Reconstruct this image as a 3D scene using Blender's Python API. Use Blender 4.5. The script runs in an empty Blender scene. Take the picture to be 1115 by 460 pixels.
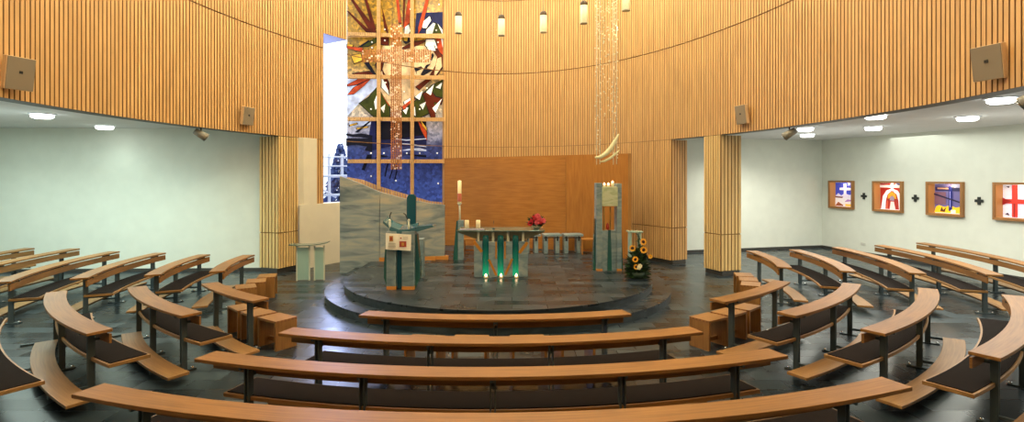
import bpy, bmesh, math, random
from mathutils import Vector, Matrix
random.seed(7)
S = bpy.context.scene
COL = S.collection
PI = math.pi
EYE = 2.6            # camera height above the floor (m)
F = 590.0            # focal length in pixels of a 1115 px wide frame
def at(px, py, Y):   # point seen at pixel (px, py), Y metres in front of the camera
    return Vector(((px - 557.5) / F * Y, Y, EYE - (py - 192.0) / F * Y))
def rgb(r, g, b):    # sRGB 0..255 -> linear
    f = lambda c: (c / 12.92 if c <= .04045 else ((c + .055) / 1.055) ** 2.4)
    return (f(r / 255), f(g / 255), f(b / 255), 1)

# ------------------------------------------------------------------ materials
def new_mat(name):
    m = bpy.data.materials.new(name); m.use_nodes = True
    nt = m.node_tree
    return m, nt, nt.nodes['Principled BSDF']
def plain(name, col, rough=.5, metal=0, emit=None, es=0, spec=.5, bump=0, bscale=40, trans=0):
    m, nt, b = new_mat(name)
    b.inputs['Base Color'].default_value = col
    b.inputs['Roughness'].default_value = rough
    b.inputs['Metallic'].default_value = metal
    b.inputs['Specular IOR Level'].default_value = spec
    b.inputs['Transmission Weight'].default_value = trans
    if emit:
        b.inputs['Emission Color'].default_value = emit
        b.inputs['Emission Strength'].default_value = es
    n = nt.nodes.new('ShaderNodeTexNoise'); n.inputs['Scale'].default_value = bscale
    tc = nt.nodes.new('ShaderNodeTexCoord'); nt.links.new(tc.outputs['Object'], n.inputs['Vector'])
    hsv = nt.nodes.new('ShaderNodeMix'); hsv.data_type = 'RGBA'; hsv.blend_type = 'MULTIPLY'
    hsv.inputs['Factor'].default_value = .12
    hsv.inputs[6].default_value = col
    nt.links.new(n.outputs['Fac'], hsv.inputs[7]); nt.links.new(hsv.outputs[2], b.inputs['Base Color'])
    if bump:
        bp = nt.nodes.new('ShaderNodeBump'); bp.inputs['Strength'].default_value = bump; bp.inputs['Distance'].default_value = .01
        nt.links.new(n.outputs['Fac'], bp.inputs['Height']); nt.links.new(bp.outputs['Normal'], b.inputs['Normal'])
    return m
def ramp(nt, stops):
    r = nt.nodes.new('ShaderNodeValToRGB'); e = r.color_ramp.elements
    while len(e) < len(stops): e.new(.5)
    for k, (p, c) in enumerate(stops): e[k].position = p; e[k].color = c
    return r
def wood(name, c1, c2, rough=.4, coord='UV', sc=(1.2, 22, 22), var=.25, staves=0):
    m, nt, b = new_mat(name)
    tc = nt.nodes.new('ShaderNodeTexCoord'); mp = nt.nodes.new('ShaderNodeMapping')
    mp.inputs['Scale'].default_value = sc
    nt.links.new(tc.outputs[coord], mp.inputs['Vector'])
    n = nt.nodes.new('ShaderNodeTexNoise'); n.inputs['Scale'].default_value = 1.6; n.inputs['Detail'].default_value = 8; n.inputs['Distortion'].default_value = .35
    nt.links.new(mp.outputs['Vector'], n.inputs['Vector'])
    r = ramp(nt, [(.3, c1), (.68, c2)])
    nt.links.new(n.outputs['Fac'], r.inputs['Fac'])
    out = r.outputs['Color']
    # broad tone change from board to board
    n2 = nt.nodes.new('ShaderNodeTexNoise'); n2.inputs['Scale'].default_value = .8 if not staves else staves
    nt.links.new(tc.outputs[coord], n2.inputs['Vector'])
    mx = nt.nodes.new('ShaderNodeMix'); mx.data_type = 'RGBA'; mx.blend_type = 'MULTIPLY'; mx.inputs['Factor'].default_value = 1
    r2 = ramp(nt, [(.3, (1 - var, 1 - var, 1 - var, 1)), (.7, (1, 1, 1, 1))])
    nt.links.new(n2.outputs['Fac'], r2.inputs['Fac'])
    nt.links.new(out, mx.inputs[6]); nt.links.new(r2.outputs['Color'], mx.inputs[7])
    nt.links.new(mx.outputs[2], b.inputs['Base Color'])
    b.inputs['Roughness'].default_value = rough
    b.inputs['Specular IOR Level'].default_value = .35
    return m
def stone(name, c1, c2, c3, sc=1.5, rough=.35, stretch=(1, 1, 2.6)):
    m, nt, b = new_mat(name)
    tc = nt.nodes.new('ShaderNodeTexCoord'); mp = nt.nodes.new('ShaderNodeMapping'); mp.inputs['Scale'].default_value = stretch
    mp.inputs['Rotation'].default_value = (0, .35, .2)
    nt.links.new(tc.outputs['Object'], mp.inputs['Vector'])
    n = nt.nodes.new('ShaderNodeTexNoise'); n.inputs['Scale'].default_value = sc; n.inputs['Detail'].default_value = 9; n.inputs['Distortion'].default_value = 1.2
    nt.links.new(mp.outputs['Vector'], n.inputs['Vector'])
    r = ramp(nt, [(.3, c1), (.5, c2), (.7, c3)])
    nt.links.new(n.outputs['Fac'], r.inputs['Fac']); nt.links.new(r.outputs['Color'], b.inputs['Base Color'])
    b.inputs['Roughness'].default_value = rough
    return m
M = {}
def build_materials():
    M['batten'] = wood('batten_wood', (.62, .345, .125, 1), (.72, .43, .17, 1), .5, 'UV', (14, .5, 14), .2, 1.1)
    M['batten_pale'] = wood('batten_wood_pale', (.66, .43, .16, 1), (.78, .55, .24, 1), .5, 'UV', (14, .5, 14), .15)
    M['gap'] = plain('batten_gap_shade', (.235, .115, .04, 1), .9)  # shade between battens and on their sides, put into the colour
    M['panel'] = wood('panel_veneer', (.33, .125, .022, 1), (.45, .185, .036, 1), .38, 'UV', (1.1, 12, 12), .2, .5)
    M['ledge'] = wood('oiled_oak', (.22, .094, .021, 1), (.34, .156, .039, 1), .44, 'UV', (1.1, 26, 26), .22, 1.2)
    M['edge'] = wood('oak_edge', (.26, .125, .036, 1), (.38, .20, .064, 1), .42, 'UV', (1.1, 26, 26), .2)
    M['stool'] = wood('stool_oak', (.28, .125, .033, 1), (.40, .195, .056, 1), .4, 'UV', (1.2, 20, 20), .25)
    M['joint'] = plain('joint_end_grain', (.26, .10, .03, 1), .6)
    M['projector'] = plain('projector_enamel', rgb(150, 146, 132), .5)
    M['gap_pale'] = plain('column_gap_shade', (.30, .17, .06, 1), .9)  # paler painted shade for gaps and sides of the column battens
    M['pad'] = plain('brown_seat_felt', rgb(28, 20, 17), .9, bump=.3, bscale=300, spec=.1)
    M['steel'] = plain('dark_steel', rgb(84, 96, 98), .45, .3)
    M['chrome'] = plain('chrome', (.75, .76, .76, 1), .15, 1)
    M['white'] = plain('white_plaster', rgb(226, 229, 217), .9, bscale=3)
    M['cream'] = plain('cream_plaster', rgb(222, 214, 190), .9, bscale=3)
    M['ceil'] = plain('ceiling_plaster', rgb(222, 222, 222), .9, bscale=3)
    M['soffit'] = plain('grey_soffit', rgb(92, 90, 84), .6)
    M['plinth'] = plain('dark_plinth', rgb(60, 58, 54), .6)
    M['violet'] = plain('window_head_paint', rgb(78, 70, 110), .6)
    M['speaker'] = plain('speaker_face', rgb(140, 126, 104), .7, bump=.2, bscale=400)
    M['speaker_rim'] = plain('speaker_case', rgb(222, 190, 150), .6)
    M['black'] = plain('black', (.012, .012, .012, 1), .5)
    M['lampwhite'] = plain('pendant_enamel', rgb(250, 238, 205), .5, emit=(1, .87, .62, 1), es=.06)
    M['lampcap'] = plain('pendant_cap', rgb(84, 66, 46), .5, .1)
    M['lit'] = plain('lamp_glow', (1, 1, 1, 1), .5, emit=(.95, 1, .93, 1), es=9)
    M['stone'] = stone('veined_green_stone', rgb(92, 106, 112), rgb(144, 152, 148), rgb(184, 174, 150), 1.0, .35, (1, 1, 4.5))
    M['stone2'] = stone('grey_green_stone', rgb(92, 112, 120), rgb(122, 140, 142), rgb(150, 158, 152), 2.6, .4)
    M['stone3'] = stone('pale_green_stone', rgb(150, 160, 120), rgb(178, 184, 146), rgb(196, 196, 165), 4, .4)
    M['gold'] = plain('gold_inlay', rgb(200, 132, 40), .35, .3)
    M['oakfoot'] = plain('wood_foot', rgb(205, 135, 55), .5)
    M['candle'] = plain('candle_wax', rgb(240, 222, 165), .5, emit=(1, .8, .45, 1), es=.12)
    M['flame'] = plain('candle_flame', (1, .8, .5, 1), .5, emit=(1, .6, .34, 1), es=6)
    M['redwax'] = plain('red_wax', rgb(170, 40, 30), .5)
    M['orn'] = plain('candle_ornament', rgb(206, 112, 84), .5)
    M['paper'] = plain('paper', rgb(244, 236, 214), .8)
    M['printred'] = plain('red_print', rgb(172, 70, 50), .8)
    M['printink'] = plain('grey_print', rgb(176, 166, 150), .8)
    M['printgold'] = plain('gold_print', rgb(204, 150, 70), .8)
    M['leaf'] = plain('green_leaf', rgb(40, 72, 28), .6)
    M['leafd'] = plain('dark_leaf', rgb(22, 46, 22), .6)
    M['sunpetal'] = plain('sunflower_petal', rgb(246, 180, 40), .6)
    M['sunheart'] = plain('sunflower_heart', rgb(62, 32, 14), .8)
    M['whitepetal'] = plain('white_petal', rgb(238, 232, 196), .6)
    M['pinkpetal'] = plain('pink_petal', rgb(224, 96, 104), .6)
    M['redpetal'] = plain('red_petal', rgb(190, 40, 48), .6)
    M['bowl'] = plain('white_bowl', rgb(214, 214, 180), .4)
    M['brass'] = plain('brass_rod', rgb(190, 165, 110), .3, .8)
    M['post'] = plain('pale_post', rgb(205, 205, 180), .4)
    M['railing'] = plain('white_railing', rgb(238, 242, 250), .5)
    M['cross'] = plain('black_wall_cross', rgb(30, 34, 30), .6)
    M['outlet'] = plain('outlet_white', rgb(205, 205, 195), .5)
    M['fir'] = plain('blue_fir', rgb(84, 100, 150), .9)
    M['trunk'] = plain('bark', rgb(50, 44, 48), .9)
    M['snow'] = plain('pale_ground', rgb(225, 230, 240), .9)
    M['tray'] = plain('lilac_tray', rgb(120, 116, 128), .4)
    # green art glass : darker at the top, light from below put into colour and emission
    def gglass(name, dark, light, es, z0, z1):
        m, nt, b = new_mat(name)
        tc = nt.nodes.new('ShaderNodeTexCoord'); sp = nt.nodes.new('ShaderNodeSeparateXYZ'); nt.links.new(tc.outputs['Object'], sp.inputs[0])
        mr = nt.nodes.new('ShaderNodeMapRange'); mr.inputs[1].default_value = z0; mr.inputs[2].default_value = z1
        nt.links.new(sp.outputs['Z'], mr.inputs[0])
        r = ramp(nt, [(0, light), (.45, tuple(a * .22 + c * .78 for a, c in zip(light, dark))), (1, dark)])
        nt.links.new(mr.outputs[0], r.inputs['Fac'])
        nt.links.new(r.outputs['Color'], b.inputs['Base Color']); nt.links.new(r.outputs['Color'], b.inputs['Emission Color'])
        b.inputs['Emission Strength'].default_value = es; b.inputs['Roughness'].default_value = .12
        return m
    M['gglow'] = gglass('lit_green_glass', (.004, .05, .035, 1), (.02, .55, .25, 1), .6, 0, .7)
    M['teal'] = gglass('teal_glass', (.012, .07, .085, 1), (.008, .05, .06, 1), .08, 0, 1)
    M['gside'] = gglass('green_side_glass', (.025, .075, .07, 1), (.02, .10, .065, 1), .08, 0, 1)
    M['dish'] = gglass('green_dish_glass', (.05, .12, .13, 1), (.05, .12, .13, 1), .12, 0, 1)
    M['gpale'] = gglass('pale_green_glass', (.33, .46, .36, 1), (.28, .40, .32, 1), .06, 0, 1)
    M['gtop'] = gglass('table_glass', (.10, .15, .12, 1), (.10, .15, .12, 1), .04, 0, 1); M['keel'] = gglass('keel_glass', (.20, .18, .10, 1), (.20, .18, .10, 1), .05, 0, 1)
    # clear window pane
    m = bpy.data.materials.new('window_glass'); m.use_nodes = True; nt = m.node_tree; nt.nodes.clear()
    o = nt.nodes.new('ShaderNodeOutputMaterial'); mix = nt.nodes.new('ShaderNodeMixShader'); t = nt.nodes.new('ShaderNodeBsdfTransparent'); g = nt.nodes.new('ShaderNodeBsdfGlossy')
    g.inputs['Roughness'].default_value = .02; mix.inputs[0].default_value = .06
    nt.links.new(t.outputs[0], mix.inputs[1]); nt.links.new(g.outputs[0], mix.inputs[2]); nt.links.new(mix.outputs[0], o.inputs[0]); M['glass'] = m
    # floor slate
    def slate(name, c1, c2, c3, bw, bh):
        m, nt, b = new_mat(name)
        tc = nt.nodes.new('ShaderNodeTexCoord')
        br = nt.nodes.new('ShaderNodeTexBrick'); br.inputs['Scale'].default_value = 1
        br.inputs['Brick Width'].default_value = bw; br.inputs['Row Height'].default_value = bh
        br.inputs['Mortar Size'].default_value = .006; br.inputs['Mortar Smooth'].default_value = .1; br.inputs['Bias'].default_value = -.1
        br.inputs['Color1'].default_value = (0, 0, 0, 1); br.inputs['Color2'].default_value = (1, 1, 1, 1); br.inputs['Mortar'].default_value = (.1, .1, .1, 1)
        nt.links.new(tc.outputs['Object'], br.inputs['Vector'])
        n = nt.nodes.new('ShaderNodeTexNoise'); n.inputs['Scale'].default_value = 2.2; n.inputs['Detail'].default_value = 9; n.inputs['Distortion'].default_value = .8
        nt.links.new(tc.outputs['Object'], n.inputs['Vector'])
        ad = nt.nodes.new('ShaderNodeMix'); ad.data_type = 'RGBA'; ad.inputs['Factor'].default_value = .38
        nt.links.new(br.outputs['Color'], ad.inputs[6]); nt.links.new(n.outputs['Fac'], ad.inputs[7])
        r = ramp(nt, [(.15, c1), (.5, c2), (.85, c3)])
        nt.links.new(ad.outputs[2], r.inputs['Fac'])
        mx = nt.nodes.new('ShaderNodeMix'); mx.data_type = 'RGBA'; mx.inputs[7].default_value = (.012, .014, .015, 1)
        nt.links.new(br.outputs['Fac'], mx.inputs['Factor']); nt.links.new(r.outputs['Color'], mx.inputs[6])
        nt.links.new(mx.outputs[2], b.inputs['Base Color'])
        rr = nt.nodes.new('ShaderNodeMapRange'); rr.inputs[3].default_value = .22; rr.inputs[4].default_value = .42
        nt.links.new(ad.outputs[2], rr.inputs[0]); nt.links.new(rr.outputs[0], b.inputs['Roughness'])
        bp = nt.nodes.new('ShaderNodeBump'); bp.inputs['Strength'].default_value = .25; bp.inputs['Distance'].default_value = .01
        nt.links.new(ad.outputs[2], bp.inputs['Height']); nt.links.new(bp.outputs['Normal'], b.inputs['Normal'])
        b.inputs['Specular IOR Level'].default_value = .45
        return m
    M['slate'] = slate('slate_tiles', (.008, .014, .018, 1), (.018, .028, .034, 1), (.050, .072, .082, 1), .62, .3)
    M['slate2'] = slate('platform_slate', (.012, .017, .021, 1), (.024, .033, .040, 1), (.058, .074, .086, 1), .62, .3)
    M['riser'] = stone('slate_riser', (.010, .018, .021, 1), (.022, .034, .04, 1), (.05, .07, .08, 1), 2, .35)
build_materials()

# ------------------------------------------------------------------ mesh helper
class MB:
    def __init__(s): s.bm = bmesh.new(); s.uv = s.bm.loops.layers.uv.new('UVMap')
    def face(s, pts, uvs=None, mi=0):
        try: f = s.bm.faces.new([s.bm.verts.new(p) for p in pts])
        except ValueError: return
        f.material_index = mi
        if uvs:
            for l, u in zip(f.loops, uvs): l[s.uv].uv = u
        return f
    def hexa(s, b, t, mi=0, uvb=None):
        """b,t : 4 bottom and 4 top points, counter-clockwise. u runs along b0->b1"""
        b = [Vector(p) for p in b]; t = [Vector(p) for p in t]
        L = (b[1] - b[0]).length; W = (b[2] - b[1]).length; H = (t[0] - b[0]).length
        s.face([b[3], b[2], b[1], b[0]], [(0, W), (L, W), (L, 0), (0, 0)], mi)
        s.face(t, [(0, 0), (L, 0), (L, W), (0, W)], mi)
        for i in range(4):
            j = (i + 1) % 4; l = L if i % 2 == 0 else W
            s.face([b[i], b[j], t[j], t[i]], [(0, 5), (l, 5), (l, 5 + H), (0, 5 + H)] if l > H else [(0, 7), (0, 7 + l), (H, 7 + l), (H, 7)], mi)
    def box(s, cx, cy, cz, dx, dy, dz, rz=0, mi=0, tx=1, ty=1):
        """centre, full sizes; tx,ty taper of the top"""
        c, sn = math.cos(rz), math.sin(rz)
        def P(x, y, z): return Vector((cx + x * c - y * sn, cy + x * sn + y * c, cz + z))
        q = [(-1, -1), (1, -1), (1, 1), (-1, 1)]
        s.hexa([P(a * dx / 2, b * dy / 2, -dz / 2) for a, b in q], [P(a * dx / 2 * tx, b * dy / 2 * ty, dz / 2) for a, b in q], mi)
    def tube(s, pts, r, n=8, mi=0, cap=True):
        pts = [Vector(p) for p in pts]; rs = r if isinstance(r, (list, tuple)) else [r] * len(pts)
        rings = []
        for i, p in enumerate(pts):
            d = (pts[min(i + 1, len(pts) - 1)] - pts[max(i - 1, 0)]).normalized()
            a = d.cross(Vector((0, 0, 1)));
            if a.length < 1e-3: a = Vector((1, 0, 0))
            a.normalize(); b2 = d.cross(a).normalized()
            rings.append([s.bm.verts.new(p + (a * math.cos(2 * PI * k / n) + b2 * math.sin(2 * PI * k / n)) * rs[i]) for k in range(n)])
        for i in range(len(rings) - 1):
            for k in range(n):
                f = s.bm.faces.new([rings[i][k], rings[i][(k + 1) % n], rings[i + 1][(k + 1) % n], rings[i + 1][k]]); f.material_index = mi; f.smooth = True
        if cap:
            for ri in (rings[0], rings[-1]):
                f = s.bm.faces.new(ri); f.material_index = mi
    def lathe(s, prof, n=20, c=(0, 0, 0), mi=0):
        rings = [[s.bm.verts.new((c[0] + r * math.cos(2 * PI * k / n), c[1] + r * math.sin(2 * PI * k / n), c[2] + z)) for k in range(n)] for r, z in prof]
        for i in range(len(rings) - 1):
            for k in range(n):
                f = s.bm.faces.new([rings[i][k], rings[i][(k + 1) % n], rings[i + 1][(k + 1) % n], rings[i + 1][k]]); f.material_index = mi; f.smooth = True
        for ri in (rings[0], rings[-1]):
            f = s.bm.faces.new(ri); f.material_index = mi
    def prism(s, poly, y0, y1, mi=0):
        """poly in (x,z), extruded from y0 to y1"""
        s.face([(x, y0, z) for x, z in poly], None, mi); s.face([(x, y1, z) for x, z in reversed(poly)], None, mi)
        n = len(poly)
        for i in range(n):
            a, b = poly[i], poly[(i + 1) % n]
            s.face([(a[0], y0, a[1]), (a[0], y1, a[1]), (b[0], y1, b[1]), (b[0], y0, b[1])], None, mi)
    def ball(s, c, r, sub=1, mi=0, sc=(1, 1, 1)):
        ret = bmesh.ops.create_icosphere(s.bm, subdivisions=sub, radius=r)
        for v in ret['verts']: v.co = Vector((v.co.x * sc[0], v.co.y * sc[1], v.co.z * sc[2])) + Vector(c)
        for v in ret['verts']:
            for f in v.link_faces: f.material_index = mi; f.smooth = True
    def slab(s, rf, a0, a1, d0, d1, z0, z1, n=18, C=(-.3, 13.3)):
        """board swept along a ring round C: rf(t) radius, angles a0..a1 (deg), radial offsets d0..d1"""
        def P(t, d, z):
            a = math.radians(a0 + (a1 - a0) * t); r = rf(t) + d
            return Vector((C[0] + r * math.sin(a), C[1] - r * math.cos(a), z))
        L = abs(math.radians(a1 - a0)) * rf(.5); w = abs(d1 - d0); h = z1 - z0
        for i in range(n):
            t, u = i / n, (i + 1) / n
            x, y = t * L, u * L
            s.face([P(t, d0, z1), P(t, d1, z1), P(u, d1, z1), P(u, d0, z1)], [(x, 0), (x, w), (y, w), (y, 0)])
            s.face([P(t, d0, z0), P(u, d0, z0), P(u, d1, z0), P(t, d1, z0)], [(x, 0), (y, 0), (y, w), (x, w)])
            for d in (d0, d1):
                s.face([P(t, d, z0), P(t, d, z1), P(u, d, z1), P(u, d, z0)], [(x, 3), (x, 3 + h), (y, 3 + h), (y, 3)])
        for t in (0, 1):
            s.face([P(t, d0, z0), P(t, d1, z0), P(t, d1, z1), P(t, d0, z1)], [(0, 9), (w, 9), (w, 9 + h), (0, 9 + h)])
    def build(s, name, mats, parent=None, bevel=0, merge=True):
        if merge: bmesh.ops.remove_doubles(s.bm, verts=s.bm.verts, dist=1e-5)
        bmesh.ops.recalc_face_normals(s.bm, faces=s.bm.faces)
        me = bpy.data.meshes.new(name); s.bm.to_mesh(me); s.bm.free()
        o = bpy.data.objects.new(name, me); COL.objects.link(o)
        for m in (mats if isinstance(mats, (list, tuple)) else [mats]): me.materials.append(m)
        if parent:
            o.parent = parent
            par = parent.matrix_world if False else None
        if bevel:
            b = o.modifiers.new('bevel', 'BEVEL'); b.width = bevel; b.segments = 2; b.limit_method = 'ANGLE'
        return o
def tag(o, label, cat, group=None, kind=None):
    o['label'] = label; o['category'] = cat
    if group: o['group'] = group
    if kind: o['kind'] = kind
    return o
def empty(name, loc, rz=0, rx=0):
    o = bpy.data.objects.new(name, None); COL.objects.link(o); o.location = loc; o.rotation_euler = (rx, 0, rz); o.empty_display_size = .1
    return o
def thing(name, label, cat, loc=(0, 0, 0), rz=0, group=None, rx=0): return tag(empty(name, loc, rz, rx), label, cat, group)
def struct(o): o['kind'] = 'structure'; return o
def copy_tree(o, parent=None):
    c = o.copy(); COL.objects.link(c); c.parent = parent
    for ch in list(o.children): copy_tree(ch, c)
    return c

# ------------------------------------------------------------------ plan of the oval drum
ZB, ZG1, ZG2, ZT = 3.68, 6.376, 9.07, 10.7
def oval(t, off=0, sc=1):
    n = 1.93; c, s = math.cos(t), math.sin(t)
    ax = (6.45 if c > 0 else 6.92)
    x = ax * math.copysign(abs(c) ** (2 / n), c); y = 11.0 * math.copysign(abs(s) ** (2 / n), s)
    yy = 9.0 + y * sc
    return Vector((-.02 - .0175 * yy + x * sc, yy, 0))
N = 6000
RAW = [oval(2 * PI * k / N) for k in range(N)]
PER = sum((RAW[(k + 1) % N] - RAW[k]).length for k in range(N))
PITCH = PER / round(PER / .093)
# resample by arc length
CELLS = [RAW[0]]; acc = 0
for k in range(1, N + 1):
    d = (RAW[k % N] - RAW[k - 1]).length
    acc += d
    if acc >= PITCH - 1e-9 and len(CELLS) < round(PER / PITCH):
        acc -= PITCH; CELLS.append(RAW[k % N])
CELLS.append(RAW[0]); NC = len(CELLS) - 1
def px_of(p): return 557.5 + F * p.x / p.y if p.y > .8 else (-9999 if p.x < 0 else 9999)
def inward(i):
    t = (CELLS[(i + 1) % NC] - CELLS[i - 1]).normalized(); return Vector((-t.y, t.x, 0))
def drum_at(px, far=True):
    best = None
    for i in range(NC):
        p = CELLS[i]
        if p.y < 3: continue
        if best is None or abs(px_of(p) - px) < abs(px_of(CELLS[best]) - px): best = i
    return CELLS[best], inward(best)
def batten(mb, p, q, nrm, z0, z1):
    """one batten between plan points p,q; nrm points into the room; mat 0 wood, 1 shade colour of gap and sides"""
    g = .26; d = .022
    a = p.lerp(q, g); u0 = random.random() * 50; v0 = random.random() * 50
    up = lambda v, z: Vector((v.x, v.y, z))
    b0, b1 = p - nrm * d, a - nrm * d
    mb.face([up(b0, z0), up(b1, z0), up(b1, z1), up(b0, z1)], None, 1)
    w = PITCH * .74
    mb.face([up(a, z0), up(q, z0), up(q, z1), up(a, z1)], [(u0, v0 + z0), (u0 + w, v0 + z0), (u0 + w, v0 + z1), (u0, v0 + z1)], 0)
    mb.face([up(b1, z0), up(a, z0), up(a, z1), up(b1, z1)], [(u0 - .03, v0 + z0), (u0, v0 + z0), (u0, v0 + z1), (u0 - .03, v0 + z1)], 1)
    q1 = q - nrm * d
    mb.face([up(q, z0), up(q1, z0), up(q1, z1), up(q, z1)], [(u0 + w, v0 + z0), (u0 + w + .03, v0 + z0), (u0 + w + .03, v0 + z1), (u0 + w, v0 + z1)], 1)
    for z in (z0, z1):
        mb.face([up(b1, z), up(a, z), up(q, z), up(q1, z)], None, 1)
def bands(z0, z1, cuts):
    zs = [z0] + [c for c in cuts if z0 < c < z1] + [z1]; o = []
    for i in range(len(zs) - 1):
        o.append((zs[i] + (.014 if i else 0), zs[i + 1] - (.014 if i < len(zs) - 2 else 0)))
    return o
up_mb, back_mb, strip_mb, lcol_mb, rcol_mb = MB(), MB(), MB(), MB(), MB()
backing = MB()
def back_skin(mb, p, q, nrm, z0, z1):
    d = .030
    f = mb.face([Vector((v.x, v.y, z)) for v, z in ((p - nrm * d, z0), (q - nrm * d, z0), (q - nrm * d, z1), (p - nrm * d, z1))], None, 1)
edges = {}
for i in range(NC):
    p, q = CELLS[i], CELLS[(i + 1)]
    n = inward(i); px = px_of((p + q) / 2)
    inwin = (p.y > 10) and 353 <= px <= 378
    inmos = (p.y > 10) and 378 < px < 484
    if not inmos:
        z0 = 6.82 if inwin else ZB
        back_skin(up_mb, p, q, n, z0, ZT)
        for a, b in bands(z0, ZT, (ZG1, ZG2)): batten(up_mb, p, q, n, a, b)
    def low(mb, zlo, cuts=(1.08,)):
        back_skin(mb, p, q, n, zlo, ZB)
        for a, b in bands(zlo, ZB - .014, cuts): batten(mb, p, q, n, a, b)
    if p.y > 10:
        if 484 <= px <= 731: low(back_mb, .13); edges.setdefault('back', []).append(i)
        elif 767 <= px <= 785: low(rcol_mb, .13); edges.setdefault('rcol', []).append(i)
        elif 302 <= px <= 325: low(lcol_mb, .13); edges.setdefault('lcol', []).append(i)
        elif 340 <= px < 353: low(strip_mb, 1.8, ()); edges.setdefault('strip', []).append(i)
        if inmos: edges.setdefault('mos', []).append(i)
        if inwin: edges.setdefault('win', []).append(i)
def ret(mb, p, q, z0, z1, nrm, cuts=(1.08,)):
    """straight batten strip from p to q"""
    L = (q - p).length; k = max(1, round(L / .105))
    for j in range(k):
        a, b = p.lerp(q, j / k), p.lerp(q, (j + 1) / k)
        back_skin(mb, a, b, nrm, z0, z1)
        for s, e in bands(z0, z1, cuts): batten(mb, a, b, nrm, s, e)
# the angle runs counter-clockwise: small index = right side, so a pier's right end is its first cell
def end_return(mb, idx, length, z0=.13):
    p = CELLS[idx]; n = inward(idx)
    q = p - n * length
    d = (q - p).normalized(); side = Vector((d.y, -d.x, 0))
    return p, q, side
i0 = min(edges['back']); p, q, sd = end_return(back_mb, i0, .6)
if sd.x < 0: sd = -sd
ret(back_mb, p, q, .13, ZB - .014, sd)
i0 = min(edges['rcol']); i1 = max(edges['rcol']) + 1
for idx, sgn in ((i0, 1), (i1, -1)):
    p, q, sd = end_return(rcol_mb, idx, .65)
    if sd.x * sgn < 0: sd = -sd
    ret(rcol_mb, p, q, .13, ZB - .014, sd)
j0 = min(edges['lcol']); j1 = max(edges['lcol']) + 1
for idx, sgn in ((j0, 1), (j1, -1)):
    p, q, sd = end_return(lcol_mb, idx, .65)
    if sd.x * sgn < 0: sd = -sd
    ret(lcol_mb, p, q, .13, ZB - .014, sd)
def plinth(mb, ids, depth, inset=.05):
    pts = [CELLS[i] - inward(i) * inset for i in ids] ; bk = [CELLS[i] - inward(i) * (depth - inset) for i in reversed(ids)]
    ring = pts + bk
    for i in range(len(ring)):
        a, b = ring[i], ring[(i + 1) % len(ring)]
        mb.face([Vector((a.x, a.y, 0)), Vector((b.x, b.y, 0)), Vector((b.x, b.y, .14)), Vector((a.x, a.y, .14))], None, 2)
plinth(back_mb, range(min(edges['back']), max(edges['back']) + 2), .6)
plinth(rcol_mb, range(i0, i1 + 1), .65); plinth(lcol_mb, range(j0, j1 + 1), .65)
# window head lining and drum soffit
for i in range(NC):
    p, q = CELLS[i], CELLS[i + 1]; n, m = inward(i), inward((i + 1) % NC)
    px = px_of((p + q) / 2); Z = lambda v, z: Vector((v.x, v.y, z))
    if p.y > 10 and 353 <= px <= 378:
        up_mb.face([Z(p, 6.82), Z(q, 6.82), Z(q - m * 1.0, 6.82), Z(p - n * 1.0, 6.82)], None, 3)
        up_mb.face([Z(p - n * 1.0, 6.82), Z(q - m * 1.0, 6.82), Z(q - m * 1.0, ZT), Z(p - n * 1.0, ZT)], None, 3)
        continue
    if p.y > 10 and 378 < px < 484: continue
    up_mb.face([Z(p + n * .004, ZB), Z(q + m * .004, ZB), Z(q - m * .3, ZB), Z(p - n * .3, ZB)], None, 2)
    up_mb.face([Z(p - n * .3, ZB), Z(q - m * .3, ZB), Z(q - m * .3, 3.92), Z(p - n * .3, 3.92)], None, 2)
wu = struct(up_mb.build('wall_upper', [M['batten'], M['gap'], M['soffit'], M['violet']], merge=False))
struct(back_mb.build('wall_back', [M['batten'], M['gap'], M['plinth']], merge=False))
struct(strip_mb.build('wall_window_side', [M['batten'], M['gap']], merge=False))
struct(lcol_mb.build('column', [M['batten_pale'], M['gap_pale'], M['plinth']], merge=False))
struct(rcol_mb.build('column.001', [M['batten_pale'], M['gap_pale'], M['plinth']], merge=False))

# sides of the tall opening: jambs outward to the glass plane
YM = 19.6
jm = MB()
for idx in (min(edges['win'] + edges['mos']), max(edges['win'] + edges['mos']) + 1):
    p = CELLS[idx]; n = inward(idx); q = p - n * (1.0 if p.x < -4 else .35)
    zt = ZT; zb = 0 if p.x > -4 else 1.6
    jm.face([Vector((p.x, p.y, zb)), Vector((q.x, q.y, zb)), Vector((q.x, q.y, zt)), Vector((p.x, p.y, zt))], [(0, 0), (.5, 0), (.5, 9), (0, 9)])
struct(jm.build('trim_1', M['batten']))

# ------------------------------------------------------------------ room shell
f = MB(); f.face([(-17, -5, 0), (19, -5, 0), (19, 21.5, 0), (-17, 21.5, 0)])
struct(f.build('floor', M['slate']))
cm = MB(); NR = 160
for k in range(NR):
    a, b = 2 * PI * k / NR, 2 * PI * (k + 1) / NR
    def ring(t, out):
        p = oval(t)
        if not out:
            n = oval(t + .01) - oval(t - .01); n = Vector((n.y, -n.x, 0)).normalized(); return Vector((p.x + n.x * .3, p.y + n.y * .3, 3.9))
        q = oval(t, 0, 2.6); return Vector((q.x, q.y, 3.9))
    mid = oval((a + b) / 2)
    if mid.y > 10 and 350 < px_of(mid) < 490: continue
    cm.face([ring(a, 0), ring(b, 0), ring(b, 1), ring(a, 1)])
struct(cm.build('ceiling', M['ceil']))
ct = MB(); ct.face([oval(2 * PI * k / 120, 0, 1.12) + Vector((0, 0, ZT)) for k in range(120)])
struct(ct.build('ceiling.001', M['ceil']))
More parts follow.
